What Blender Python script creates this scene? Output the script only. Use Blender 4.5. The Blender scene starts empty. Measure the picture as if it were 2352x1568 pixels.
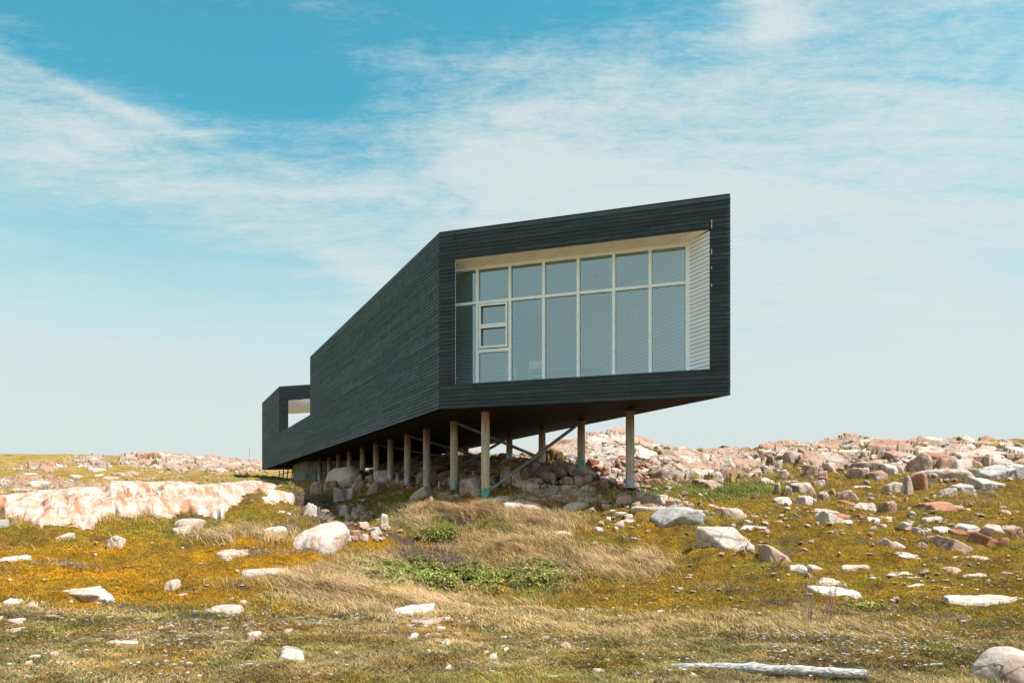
import bpy, bmesh, math, random
import numpy as np
from mathutils import Vector, Matrix, noise as mnoise

# ------------------------------------------------------------------ camera, world, sun, exposure
SC = bpy.context.scene
COL = SC.collection
F = 1700.0            # focal length in units of a 2352 px wide picture
CX, HY = 1176.0, 1165.0
cam = bpy.data.cameras.new('camera')
cam.sensor_width = 36.0
cam.lens = F / 2352.0 * 36.0
cam.shift_y = (HY - 784.0) / 2352.0
cam.clip_start = 0.1
cam.clip_end = 4000
co = bpy.data.objects.new('camera', cam)
COL.objects.link(co)
co.rotation_euler = (math.radians(90), 0, 0)
SC.camera = co

SUN_EL, SUN_AZ = math.radians(60), math.radians(108)   # azimuth clockwise from +Y (ahead of the camera)
sdir = Vector((math.sin(SUN_AZ) * math.cos(SUN_EL), math.cos(SUN_AZ) * math.cos(SUN_EL), math.sin(SUN_EL)))
sl = bpy.data.lights.new('sun', 'SUN')
sl.energy = 5.0
sl.angle = math.radians(0.53)
sl.color = (1.0, 0.965, 0.91)
so = bpy.data.objects.new('sun', sl)
COL.objects.link(so)
so.rotation_euler = sdir.to_track_quat('Z', 'Y').to_euler()

SC.view_settings.view_transform = 'Standard'
SC.view_settings.look = 'None'
SC.view_settings.exposure = 0.85
SC.view_settings.gamma = 1.0
SC.cycles.use_denoising = True
SC.cycles.max_bounces = 8
SC.cycles.transparent_max_bounces = 12
SC.cycles.caustics_reflective = False
SC.cycles.caustics_refractive = False


class NT:
    """small helper for building node trees"""
    def __init__(self, tree):
        self.t = tree
        self.n = tree.nodes
        self.l = tree.links

    def node(self, typ, **kw):
        nd = self.n.new(typ)
        for k, v in kw.items():
            setattr(nd, k, v)
        return nd

    def put(self, sock, v):
        if hasattr(v, 'is_output') or isinstance(v, bpy.types.NodeSocket):
            self.l.new(v, sock)
        else:
            sock.default_value = v

    def m(self, op, a, b=0.0, c=0.0, clamp=False):
        nd = self.n.new('ShaderNodeMath')
        nd.operation = op
        nd.use_clamp = clamp
        self.put(nd.inputs[0], a)
        self.put(nd.inputs[1], b)
        self.put(nd.inputs[2], c)
        return nd.outputs[0]

    def vm(self, op, a, b=(0, 0, 0)):
        nd = self.n.new('ShaderNodeVectorMath')
        nd.operation = op
        self.put(nd.inputs[0], a)
        self.put(nd.inputs[1], b)
        return nd.outputs[0]

    def mix(self, f, a, b, blend='MIX'):
        nd = self.n.new('ShaderNodeMix')
        nd.data_type = 'RGBA'
        nd.blend_type = blend
        self.put(nd.inputs[0], f)
        self.put(nd.inputs[6], a if not isinstance(a, tuple) else (a + (1,))[:4])
        self.put(nd.inputs[7], b if not isinstance(b, tuple) else (b + (1,))[:4])
        return nd.outputs[2]

    def ramp(self, f, stops):
        nd = self.n.new('ShaderNodeMapRange')
        nd.interpolation_type = 'SMOOTHSTEP'
        self.put(nd.inputs[0], f)
        nd.inputs[1].default_value = stops[0]
        nd.inputs[2].default_value = stops[1]
        return nd.outputs[0]

    def noise(self, vec, scale, detail=4, rough=0.5, dist=0.0, dim='3D'):
        nd = self.n.new('ShaderNodeTexNoise')
        nd.noise_dimensions = dim
        if vec is not None:
            self.put(nd.inputs['Vector'], vec)
        nd.inputs['Scale'].default_value = scale
        nd.inputs['Detail'].default_value = detail
        nd.inputs['Roughness'].default_value = rough
        nd.inputs['Distortion'].default_value = dist
        return nd.outputs[0]

    def scalev(self, vec, s):
        return self.vm('MULTIPLY', vec, s)

    def bump(self, h, strength, dist, normal=None):
        nd = self.n.new('ShaderNodeBump')
        nd.inputs['Strength'].default_value = strength
        nd.inputs['Distance'].default_value = dist
        self.put(nd.inputs['Height'], h)
        if normal is not None:
            self.put(nd.inputs['Normal'], normal)
        return nd.outputs[0]


w = bpy.data.worlds.new('World')
SC.world = w
w.use_nodes = True
T = NT(w.node_tree)
for nd in list(T.n):
    T.n.remove(nd)
out = T.node('ShaderNodeOutputWorld')
bg = T.node('ShaderNodeBackground')
bg.inputs[1].default_value = 0.11
T.l.new(bg.outputs[0], out.inputs[0])
sky = T.node('ShaderNodeTexSky', sky_type='NISHITA')
sky.sun_disc = False
sky.sun_elevation = SUN_EL
sky.sun_rotation = SUN_AZ
sky.air_density = 1.0
sky.dust_density = 0.6
sky.ozone_density = 1.5
tc = T.node('ShaderNodeTexCoord')
sep = T.node('ShaderNodeSeparateXYZ')
T.l.new(tc.outputs['Generated'], sep.inputs[0])
dx, dy, dz = sep.outputs
az = T.m('MULTIPLY', T.m('ARCTAN2', dx, dy), 57.2958)
el = T.m('MULTIPLY', T.m('ARCSINE', dz), 57.2958)
# the cloud sheet: coordinates on a high flat layer, stretched along the wind
den = T.m('MAXIMUM', T.m('ADD', dz, 0.10), 0.04)
cmb = T.node('ShaderNodeCombineXYZ')
T.put(cmb.inputs[0], T.m('DIVIDE', dx, den))
T.put(cmb.inputs[1], T.m('DIVIDE', dy, den))
sheet = cmb.outputs[0]
mp = T.node('ShaderNodeMapping')
T.l.new(sheet, mp.inputs[0])
mp.inputs['Rotation'].default_value = (0, 0, math.radians(28))
mp.inputs['Scale'].default_value = (0.62, 1.6, 1)
n1 = T.noise(mp.outputs[0], 1.25, 9, 0.60, 0.5)
mp3 = T.node('ShaderNodeMapping')
T.l.new(sheet, mp3.inputs[0])
mp3.inputs['Rotation'].default_value = (0, 0, math.radians(64))
mp3.inputs['Scale'].default_value = (1.0, 3.2, 1)
n2 = T.noise(mp3.outputs[0], 2.2, 6, 0.6, 0.8)
n3 = T.noise(sheet, 11.0, 6, 0.65, 0.6)
n4 = T.noise(mp3.outputs[0], 26.0, 4, 0.6, 1.2)


def blob(a, e, sa, se, amp, rot=0.0):
    c, s = math.cos(math.radians(rot)), math.sin(math.radians(rot))
    da = T.m('SUBTRACT', az, a)
    de = T.m('SUBTRACT', el, e)
    u = T.m('ADD', T.m('MULTIPLY', da, c / sa), T.m('MULTIPLY', de, s / sa))
    v = T.m('ADD', T.m('MULTIPLY', da, -s / se), T.m('MULTIPLY', de, c / se))
    r = T.m('ADD', T.m('MULTIPLY', u, u), T.m('MULTIPLY', v, v))
    return T.m('MULTIPLY', T.m('POWER', 2.71828, T.m('MULTIPLY', r, -1.0)), amp)


cover = T.m('MULTIPLY', T.ramp(T.m('ABSOLUTE', az), (50.0, 80.0)), 0.95)  # pale cloud added out of view, brightens the front and the glass reflection
for b in [(-28, 25.5, 9, 0.5, 0.36, -10), (-27, 21.5, 13, 2.8, 0.32, -12), (-34, 23, 10, 5, 0.28, -10), (-15, 21.5, 7, 3, 0.2, -15),
          (3, 22, 15, 7.5, 0.42, 10), (12, 20, 12, 8, 0.25, 0), (26, 14, 15, 13, 0.62, 0),
          (19.5, 32.5, 2.6, 2.2, 0.55, -40), (-11, 17.3, 4.5, 0.9, 0.34, -16), (-8, 15.5, 4, 1.2, 0.30, -20),
          (-26, 10.6, 16, 0.9, 0.36, -2), (23, 11.5, 4, 1.4, -0.22, 0), (-31, 29.5, 12, 2.6, -0.42, -6),
          (-19, 29.5, 4.5, 3.6, -0.30, 0), (-27, 17, 9, 2.4, -0.26, -8), (0, 33, 14, 3.5, -0.22, 0),
          (12, 30, 5, 2.0, -0.10, 0), (30, 33, 7, 4, 0.22, 0), (0, 27, 9, 3.2, 0.2, 8)]:
    cover = T.m('ADD', cover, blob(*b))
cover = T.m('SUBTRACT', cover, T.m('MULTIPLY', T.ramp(el, (38.0, 58.0)), 0.75))  # unseen overhead cloud thinned so the sky fills the shade less
d = T.m('ADD', T.m('MULTIPLY', n1, 1.25), T.m('MULTIPLY', n2, 0.95))
d = T.m('ADD', d, T.m('MULTIPLY', n3, 0.55))
d = T.m('ADD', d, T.m('MULTIPLY', n4, 0.50))
d = T.m('ADD', T.m('SUBTRACT', d, 1.66), T.m('MULTIPLY', cover, 0.95))
veil = T.m('MULTIPLY', T.ramp(d, (-0.28, 0.72)), 0.95, clamp=True)
haze_f = T.ramp(el, (28.0, 5.0))
haze_nd = haze_f
tint = T.mix(1.0, sky.outputs[0], (0.36, 1.10, 0.90), 'MULTIPLY')
pale = T.mix(T.m('MULTIPLY', haze_f, 0.97), tint, (3.55, 3.87, 3.82))
cloudy = T.mix(veil, pale, (3.45, 3.95, 3.95))
T.put(bg.inputs[0], cloudy)

# ------------------------------------------------------------------ helpers
rng = np.random.default_rng(7)
random.seed(7)


def hash2(ix, iy, iz, seed):
    h = (ix.astype(np.int64) * 374761393 + iy.astype(np.int64) * 668265263 + iz.astype(np.int64) * 2147483647 + seed * 974711) & 0xffffffff
    h = ((h ^ (h >> 13)) * 1274126177) & 0xffffffff
    h = ((h ^ (h >> 16)) * 2246822519) & 0xffffffff
    return ((h ^ (h >> 13)) & 0xffffff) / float(0xffffff)


def vnoise(x, y, z=None, seed=0):
    x = np.asarray(x, float)
    y = np.asarray(y, float)
    z = np.zeros_like(x) if z is None else np.asarray(z, float)
    ix, iy, iz = np.floor(x), np.floor(y), np.floor(z)
    fx, fy, fz = x - ix, y - iy, z - iz
    ux, uy, uz = [f * f * f * (f * (f * 6 - 15) + 10) for f in (fx, fy, fz)]
    r = 0
    for a in (0, 1):
        for b in (0, 1):
            for c in (0, 1):
                r = r + hash2(ix + a, iy + b, iz + c, seed) * (ux if a else 1 - ux) * (uy if b else 1 - uy) * (uz if c else 1 - uz)
    return r * 2 - 1


def fbm(x, y, z=None, seed=0, oct=4, gain=0.5):
    a, s, n = 1.0, 0.0, 0.0
    k = 1.0
    for o in range(oct):
        s = s + a * vnoise(x * k + o * 17.3, y * k - o * 9.1, None if z is None else z * k + o * 3.7, seed + o)
        n += a
        a *= gain
        k *= 2.03
    return s / n


def np_mesh(name, verts, faces_list, smooth=False, colors=None):
    """faces_list: list of (F,k) int arrays"""
    me = bpy.data.meshes.new(name)
    V = np.asarray(verts, dtype=np.float32)
    me.vertices.add(len(V))
    me.vertices.foreach_set('co', V.ravel())
    loops = np.concatenate([np.asarray(f, dtype=np.int32).ravel() for f in faces_list])
    tot = np.concatenate([np.full(len(f), np.asarray(f).shape[1], dtype=np.int32) for f in faces_list])
    start = np.concatenate([[0], np.cumsum(tot)[:-1]]).astype(np.int32)
    me.loops.add(len(loops))
    me.loops.foreach_set('vertex_index', loops)
    me.polygons.add(len(tot))
    me.polygons.foreach_set('loop_start', start)
    me.polygons.foreach_set('loop_total', tot)
    me.polygons.foreach_set('use_smooth', np.full(len(tot), bool(smooth)))
    if colors is not None:
        ca = me.color_attributes.new('Col', 'FLOAT_COLOR', 'POINT')
        C = np.ones((len(V), 4), dtype=np.float32)
        C[:, :3] = colors
        ca.data.foreach_set('color', C.ravel())
    me.update(calc_edges=True)
    me.validate()
    return me


def link(name, me, mat=None, parent=None, loc=None):
    o = bpy.data.objects.new(name, me)
    COL.objects.link(o)
    if mat is not None and me is not None and len(me.materials) == 0:
        me.materials.append(mat)
    if parent is not None:
        o.parent = parent
    if loc is not None:
        o.location = loc
    return o


def tag(o, label=None, cat=None, group=None, kind=None):
    if label:
        o['label'] = label
    if cat:
        o['category'] = cat
    if group:
        o['group'] = group
    if kind:
        o['kind'] = kind
    return o


def empty(name, loc, label, cat, group=None):
    o = bpy.data.objects.new(name, None)
    COL.objects.link(o)
    o.location = loc
    o.empty_display_size = 0.2
    return tag(o, label, cat, group)


class MB:
    """collects boxes, quads, prisms and tubes into one mesh, in world coordinates"""
    def __init__(self):
        self.v, self.f, self.c = [], [], []

    def add(self, vs, fs, col=(1, 1, 1)):
        b = len(self.v)
        self.v += [tuple(p) for p in vs]
        self.f += [tuple(i + b for i in f) for f in fs]
        self.c += [col] * len(vs)

    def quad(self, a, b, c, d, col=(1, 1, 1)):
        self.add([a, b, c, d], [(0, 1, 2, 3)], col)

    def box(self, o, U, V, W, col=(1, 1, 1)):
        o, U, V, W = Vector(o), Vector(U), Vector(V), Vector(W)
        vs = [o, o + U, o + U + V, o + V, o + W, o + U + W, o + U + V + W, o + V + W]
        self.add(vs, [(0, 3, 2, 1), (4, 5, 6, 7), (0, 1, 5, 4), (1, 2, 6, 5), (2, 3, 7, 6), (3, 0, 4, 7)], col)

    def cbox(self, c, sx, sy, sz):
        self.box((c[0] - sx / 2, c[1] - sy / 2, c[2] - sz / 2), (sx, 0, 0), (0, sy, 0), (0, 0, sz))

    def prism(self, poly, z0, z1, col=(1, 1, 1)):
        n = len(poly)
        vs = [(p[0], p[1], z0) for p in poly] + [(p[0], p[1], z1) for p in poly]
        fs = [tuple(reversed(range(n))), tuple(range(n, 2 * n))]
        fs += [(i, (i + 1) % n, n + (i + 1) % n, n + i) for i in range(n)]
        self.add(vs, fs, col)

    def tube(self, pts, rad, seg=12, caps=True, wob=0.0, col=(1, 1, 1)):
        pts = [Vector(p) for p in pts]
        n = len(pts)
        rad = [rad] * n if not hasattr(rad, '__len__') else rad
        vs, fs = [], []
        ref = None
        for i, p in enumerate(pts):
            t = (pts[min(i + 1, n - 1)] - pts[max(i - 1, 0)]).normalized()
            a = Vector((0, 0, 1)) if abs(t.z) < 0.9 else Vector((1, 0, 0))
            u = t.cross(a).normalized()
            v = t.cross(u)
            for k in range(seg):
                th = 2 * math.pi * k / seg
                r = rad[i] * (1 + wob * (random.random() - 0.5))
                vs.append(p + u * math.cos(th) * r + v * math.sin(th) * r)
        for i in range(n - 1):
            for k in range(seg):
                k2 = (k + 1) % seg
                fs.append((i * seg + k, (i + 1) * seg + k, (i + 1) * seg + k2, i * seg + k2))
        if caps:
            fs.append(tuple(range(seg)))
            fs.append(tuple(reversed(range((n - 1) * seg, n * seg))))
        self.add(vs, fs, col)

    def build(self, name, mat, parent=None, smooth=False, auto=False):
        me = bpy.data.meshes.new(name)
        off = Vector((0, 0, 0))
        if parent is not None:
            p = parent
            while p is not None:
                off = off + Vector(p.location)
                p = p.parent
        me.from_pydata([tuple(Vector(v) - off) for v in self.v], [], self.f)
        ca = me.color_attributes.new('Col', 'FLOAT_COLOR', 'POINT')
        flat = []
        for c in self.c:
            flat += [c[0], c[1], c[2], 1.0]
        ca.data.foreach_set('color', flat)
        if smooth:
            for p in me.polygons:
                p.use_smooth = True
        me.update()
        if auto:
            bm = bmesh.new()
            bm.from_mesh(me)
            for e in bm.edges:
                if len(e.link_faces) == 2 and e.calc_face_angle(0) > 0.6:
                    e.smooth = False
            bm.to_mesh(me)
            bm.free()
        me.materials.append(mat)
        return link(name, me, None, parent)


# ------------------------------------------------------------------ materials
def new_mat(name):
    m = bpy.data.materials.new(name)
    m.use_nodes = True
    t = NT(m.node_tree)
    b = [n for n in t.n if n.type == 'BSDF_PRINCIPLED'][0]
    return m, t, b


def m_plain(name, col, rough=0.6, metal=0.0, nscale=12.0, amt=0.15, bump=0.1, stretch=(1, 1, 1)):
    m, t, b = new_mat(name)
    tcn = t.node('ShaderNodeTexCoord')
    v = t.scalev(tcn.outputs['Object'], stretch)
    n = t.noise(v, nscale, 5, 0.6)
    dark = tuple(c * (1 - amt * 1.6) for c in col)
    lite = tuple(min(1, c * (1 + amt)) for c in col)
    t.put(b.inputs['Base Color'], t.mix(t.ramp(n, (0.3, 0.7)), dark, lite))
    b.inputs['Roughness'].default_value = rough
    b.inputs['Metallic'].default_value = metal
    if bump:
        t.put(b.inputs['Normal'], t.bump(n, bump, 0.02))
    return m


def m_siding(name, ca, cb, mottled=0.4, rough=0.62, spec=0.3):
    """dark stained spruce boards; the Col attribute carries each board's own stain"""
    m, t, b = new_mat(name)
    at = t.node('ShaderNodeAttribute')
    at.attribute_name = 'Col'
    tcn = t.node('ShaderNodeTexCoord')
    n = t.noise(t.scalev(tcn.outputs['Object'], (1.2, 1.2, 9.0)), 1.6, 6, 0.65)
    n2 = t.noise(t.scalev(tcn.outputs['Object'], (6, 6, 1.6)), 1.5, 5, 0.7)
    n3 = t.noise(tcn.outputs['Object'], 60, 3, 0.6)
    f = t.m('ADD', t.m('MULTIPLY', t.ramp(n, (0.35, 0.65)), 1 - mottled), t.m('MULTIPLY', t.ramp(n2, (0.38, 0.66)), mottled))
    c = t.mix(f, ca, cb)
    c = t.mix(1.0, c, at.outputs['Color'], 'MULTIPLY')
    c = t.mix(t.m('MULTIPLY', t.ramp(n3, (0.55, 0.8)), 0.25), c, tuple(x * 1.8 for x in cb))
    t.put(b.inputs['Base Color'], c)
    b.inputs['Roughness'].default_value = rough
    b.inputs['Specular IOR Level'].default_value = spec
    t.put(b.inputs['Normal'], t.bump(n3, 0.25, 0.004))
    return m


def m_white_board(name, col):
    m, t, b = new_mat(name)
    at = t.node('ShaderNodeAttribute')
    at.attribute_name = 'Col'
    tcn = t.node('ShaderNodeTexCoord')
    n = t.noise(tcn.outputs['Object'], 3.0, 5, 0.6)
    c = t.mix(t.ramp(n, (0.3, 0.75)), tuple(x * 0.94 for x in col), col)
    c = t.mix(1.0, c, at.outputs['Color'], 'MULTIPLY')
    t.put(b.inputs['Base Color'], c)
    b.inputs['Roughness'].default_value = 0.5
    return m


M = {}
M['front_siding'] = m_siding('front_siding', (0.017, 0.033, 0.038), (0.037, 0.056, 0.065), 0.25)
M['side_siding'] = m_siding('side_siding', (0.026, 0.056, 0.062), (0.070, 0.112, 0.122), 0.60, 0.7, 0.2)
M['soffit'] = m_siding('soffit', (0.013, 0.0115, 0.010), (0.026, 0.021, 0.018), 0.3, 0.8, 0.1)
M['white_board'] = m_white_board('white_board', (0.80, 0.90, 0.99))
M['white_ceiling'] = m_white_board('white_ceiling', (0.92, 0.89, 0.87))
M['inner_board'] = m_white_board('inner_board', (0.90, 0.92, 0.92))
M['white_paint'] = m_plain('white_paint', (0.82, 0.93, 1.0), 0.4, 0, 5, 0.04, 0)
M['floor_board'] = m_plain('floor_board', (0.62, 0.62, 0.60), 0.35, 0, 3, 0.06, 0)
M['roof_felt'] = m_plain('roof_felt', (0.03, 0.035, 0.035), 0.9)
M['dark_room'] = m_plain('dark_room', (0.38, 0.40, 0.40), 0.7)
M['concrete'] = m_plain('concrete', (0.22, 0.215, 0.19), 0.85, 0, 3.0, 0.35, 0.4, (2, 2, 0.6))
M['steel'] = m_plain('steel', (0.36, 0.38, 0.39), 0.5, 0.75, 14, 0.25, 0.1)
M['teal_steel'] = m_plain('teal_steel', (0.10, 0.34, 0.29), 0.5, 0.2, 9, 0.3, 0.1)
M['black_steel'] = m_plain('black_steel', (0.02, 0.02, 0.02), 0.5, 0.4, 9, 0.2, 0.05)
M['brace_steel'] = m_plain('brace_steel', (0.22, 0.24, 0.24), 0.55, 0.25, 9, 0.3, 0.1)
M['flue_black'] = m_plain('flue_black', (0.03, 0.04, 0.045), 0.45, 0.2, 9, 0.1, 0)
M['table_dark'] = m_plain('table_dark', (0.06, 0.09, 0.10), 0.45, 0, 6, 0.15, 0)
M['lamp_grey'] = m_plain('lamp_grey', (0.30, 0.30, 0.30), 0.5, 0.3)
M['old_wood'] = m_plain('old_wood', (0.42, 0.405, 0.395), 0.8, 0, 5, 0.45, 0.8, (0.8, 14, 14))
M['twig'] = m_plain('twig', (0.24, 0.17, 0.14), 0.85, 0, 20, 0.4, 0)
M['dry_twig'] = m_plain('dry_twig', (0.30, 0.25, 0.20), 0.85, 0, 20, 0.4, 0)

# timber of the columns: greenish grey weathered wood, rust running down from the top plate
m, t, b = new_mat('weathered_timber')
tcn = t.node('ShaderNodeTexCoord')
v = tcn.outputs['Object']
grain = t.noise(t.scalev(v, (14, 14, 0.8)), 3.0, 6, 0.65, 0.5)
green = t.noise(t.scalev(v, (1, 1, 0.5)), 1.3, 4, 0.6)
c = t.mix(t.ramp(grain, (0.3, 0.7)), (0.27, 0.23, 0.17), (0.54, 0.49, 0.385))
c = t.mix(t.m('MULTIPLY', t.ramp(green, (0.42, 0.7)), 0.6), c, (0.15, 0.20, 0.15))
sp = t.node('ShaderNodeSeparateXYZ')
geo = t.node('ShaderNodeNewGeometry')
t.l.new(geo.outputs['Position'], sp.inputs[0])
run = t.noise(t.scalev(v, (16, 16, 0.5)), 1.2, 3, 0.6)
top = t.ramp(t.m('ADD', sp.outputs[2], t.m('MULTIPLY', run, 1.1)), (2.45, 3.15))
c = t.mix(t.m('MULTIPLY', top, 0.85), c, (0.17, 0.065, 0.018))
t.put(b.inputs['Base Color'], c)
b.inputs['Roughness'].default_value = 0.8
t.put(b.inputs['Normal'], t.bump(grain, 0.5, 0.01))
M['timber'] = m

# glass: real reflection by Fresnel, the rest passes straight through with a slight green blue tint
m, t, b = new_mat('window_glass')
t.n.remove(b)
outn = [n for n in t.n if n.type == 'OUTPUT_MATERIAL'][0]
tr = t.node('ShaderNodeBsdfTransparent')
tr.inputs[0].default_value = (0.95, 1.0, 1.0, 1)
gl = t.node('ShaderNodeBsdfGlossy')
gl.inputs['Color'].default_value = (0.70, 0.95, 1.0, 1)
gl.inputs['Roughness'].default_value = 0.01
fr = t.node('ShaderNodeFresnel')
fr.inputs[0].default_value = 1.6
mx = t.node('ShaderNodeMixShader')
t.put(mx.inputs[0], t.m('ADD', t.m('MULTIPLY', fr.outputs[0], 1.2), 0.27, clamp=True))
t.l.new(tr.outputs[0], mx.inputs[1])
t.l.new(gl.outputs[0], mx.inputs[2])
t.l.new(mx.outputs[0], outn.inputs[0])
M['glass'] = m


def m_rock(name, pink, pale, rust, pale_at, rust_at, crack=0.5, smooth=False, ledge=False):
    pink, pale, rust = [tuple(x * 0.80 for x in q) for q in (pink, pale, rust)]
    m, t, b = new_mat(name)
    tcn = t.node('ShaderNodeTexCoord')
    oi = t.node('ShaderNodeObjectInfo')
    geo = t.node('ShaderNodeNewGeometry')
    rv = t.m('MULTIPLY', oi.outputs['Random'], 40.0)
    cv = t.node('ShaderNodeCombineXYZ')
    for i in range(3):
        t.put(cv.inputs[i], rv)
    v = t.vm('ADD', geo.outputs['Position'], cv.outputs[0])
    big = t.noise(v, 0.9, 6, 0.62, 0.6)
    mid = t.noise(v, 3.3, 7, 0.68, 0.4)
    fine = t.noise(v, 28, 6, 0.72)
    sh = t.m('MULTIPLY', t.m('SUBTRACT', oi.outputs['Random'], 0.5), 0.16)
    c = t.mix(t.ramp(t.m('ADD', big, sh), (pale_at - 0.1, pale_at + 0.12)), pink, pale)
    c = t.mix(t.m('MULTIPLY', t.ramp(t.m('SUBTRACT', mid, sh), (rust_at - 0.03, rust_at + 0.12)), 0.75), c, rust)
    speck = t.ramp(fine, (0.58, 0.72))
    c = t.mix(t.m('MULTIPLY', speck, 0.38), c, tuple(x * 0.55 for x in pink))
    lich = t.noise(v, 7.0, 5, 0.75, 1.0)
    c = t.mix(t.m('MULTIPLY', t.ramp(lich, (0.60, 0.68)), 0.45), c, (0.17, 0.165, 0.155))
    vo = t.node('ShaderNodeTexVoronoi')
    vo.feature = 'DISTANCE_TO_EDGE'
    wv = t.vm('ADD', v, t.vm('MULTIPLY', t.node('ShaderNodeTexNoise').outputs[1], (0, 0, 0)))
    nz = t.node('ShaderNodeTexNoise')
    nz.inputs['Scale'].default_value = 2.0
    nz.inputs['Detail'].default_value = 4
    t.l.new(v, nz.inputs['Vector'])
    wv = t.vm('ADD', v, t.vm('MULTIPLY', nz.outputs[1], (0.6, 0.6, 0.6)))
    t.l.new(wv, vo.inputs['Vector'])
    vo.inputs['Scale'].default_value = 1.3 if not smooth else 0.55
    ck = t.ramp(vo.outputs['Distance'], (0.028, 0.0))
    c = t.mix(t.m('MULTIPLY', ck, crack), c, (0.10, 0.06, 0.045))
    if ledge:      # Col: r = bare rock or soil and moss in the joints, g = each block's own tone, b = how rusty
        at = t.node('ShaderNodeAttribute')
        at.attribute_name = 'Col'
        sc_ = t.node('ShaderNodeSeparateColor')
        t.l.new(at.outputs['Color'], sc_.inputs[0])
        c = t.mix(t.m('MULTIPLY', t.ramp(sc_.outputs[2], (0.62, 0.8)), 0.7), c, rust)
        tone = t.node('ShaderNodeCombineColor')
        for i in range(3):
            t.l.new(sc_.outputs[1], tone.inputs[i])
        c = t.mix(1.0, c, tone.outputs[0], 'MULTIPLY')
        soil = t.mix(t.ramp(mid, (0.42, 0.58)), (0.085, 0.06, 0.035), (0.24, 0.17, 0.03))
        bare = t.ramp(t.m('ADD', sc_.outputs[0], t.m('MULTIPLY', t.m('SUBTRACT', fine, 0.5), 0.5)), (0.35, 0.55))
        c = t.mix(bare, soil, c)
    t.put(b.inputs['Base Color'], c)
    b.inputs['Roughness'].default_value = 0.85
    b.inputs['Specular IOR Level'].default_value = 0.25
    h = t.m('ADD', t.m('MULTIPLY', mid, 0.9), t.m('MULTIPLY', fine, 0.25))
    h = t.m('SUBTRACT', h, t.m('MULTIPLY', ck, 0.5 * crack))
    t.put(b.inputs['Normal'], t.bump(h, 0.55 if not smooth else 0.4, 0.09))
    return m


M['rock_w'] = m_rock('white_granite', (0.54, 0.40, 0.32), (0.61, 0.54, 0.48), (0.46, 0.23, 0.13), 0.47, 0.56, 0.45)
M['rock_p'] = m_rock('pink_granite', (0.41, 0.26, 0.195), (0.57, 0.47, 0.40), (0.33, 0.16, 0.09), 0.48, 0.53, 0.6)
M['ledge_p'] = m_rock('pink_ledge', (0.42, 0.28, 0.215), (0.58, 0.50, 0.435), (0.34, 0.17, 0.10), 0.47, 0.55, 0.3, False, True)
M['rock_r'] = m_rock('rust_granite', (0.40, 0.17, 0.095), (0.46, 0.25, 0.17), (0.31, 0.12, 0.055), 0.55, 0.50, 0.35)
M['rock_g'] = m_rock('grey_granite', (0.36, 0.33, 0.31), (0.52, 0.50, 0.475), (0.38, 0.24, 0.18), 0.48, 0.61, 0.4)
m, t, b = new_mat('outcrop_granite')
geo = t.node('ShaderNodeNewGeometry')
mpn = t.node('ShaderNodeMapping')
t.l.new(geo.outputs['Position'], mpn.inputs[0])
mpn.inputs['Rotation'].default_value = (0, 0, math.radians(-30))
stk = t.scalev(mpn.outputs[0], (2.3, 0.24, 0.9))
pz = t.noise(stk, 1.3, 5, 0.6, 0.5)
pz2 = t.noise(t.scalev(mpn.outputs[0], (2.0, .5, 1.2)), 2.2, 5, 0.6, 0.3)
pf = t.noise(geo.outputs['Position'], 26, 6, 0.7)
c = t.mix(t.ramp(pz2, (0.40, 0.62)), (0.40, 0.25, 0.18), (0.52, 0.42, 0.36))
c = t.mix(t.m('MULTIPLY', t.ramp(pz, (0.53, 0.60)), 0.85), c, (0.36, 0.15, 0.07))
c = t.mix(t.m('MULTIPLY', t.ramp(pf, (0.58, 0.72)), 0.30), c, (0.28, 0.18, 0.13))
vo = t.node('ShaderNodeTexVoronoi')
vo.feature = 'DISTANCE_TO_EDGE'
vo.inputs['Scale'].default_value = 1.0
nzo = t.node('ShaderNodeTexNoise')
nzo.inputs['Scale'].default_value = 1.5
nzo.inputs['Detail'].default_value = 5
t.l.new(mpn.outputs[0], nzo.inputs['Vector'])
t.l.new(t.vm('ADD', t.scalev(mpn.outputs[0], (1.3, 0.38, 0.8)), t.vm('MULTIPLY', nzo.outputs[1], (0.5, 0.5, 0.5))), vo.inputs['Vector'])
ck = t.ramp(vo.outputs['Distance'], (0.016, 0.0))
c = t.mix(t.m('MULTIPLY', ck, 0.45), c, (0.14, 0.07, 0.04))
t.put(b.inputs['Base Color'], c)
b.inputs['Roughness'].default_value = 0.85
b.inputs['Specular IOR Level'].default_value = 0.25
t.put(b.inputs['Normal'], t.bump(t.m('SUBTRACT', t.m('ADD', pz2, t.m('MULTIPLY', pf, 0.3)), t.m('MULTIPLY', ck, 0.5)), 0.5, 0.08))
M['rock_o'] = m

# ground: the Col attribute says which plants grow where, noise gives the grain
m, t, b = new_mat('heath_ground')
at = t.node('ShaderNodeAttribute')
at.attribute_name = 'Col'
geo = t.node('ShaderNodeNewGeometry')
g1 = t.noise(geo.outputs['Position'], 5.0, 8, 0.72)
g2 = t.noise(geo.outputs['Position'], 32.0, 5, 0.75)
g3 = t.noise(geo.outputs['Position'], 1.1, 6, 0.65)
k = t.m('ADD', t.m('MULTIPLY', g1, 0.9), t.m('MULTIPLY', g2, 0.8))
k = t.m('ADD', k, t.m('MULTIPLY', g3, 0.4))
c = t.mix(t.ramp(k, (0.75, 1.35)), (0.35, 0.36, 0.36), (1.55, 1.5, 1.45))
c = t.mix(1.0, at.outputs['Color'], c, 'MULTIPLY')
t.put(b.inputs['Base Color'], c)
b.inputs['Roughness'].default_value = 0.95
b.inputs['Specular IOR Level'].default_value = 0.1
t.put(b.inputs['Normal'], t.bump(k, 0.9, 0.12))
M['ground'] = m


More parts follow.
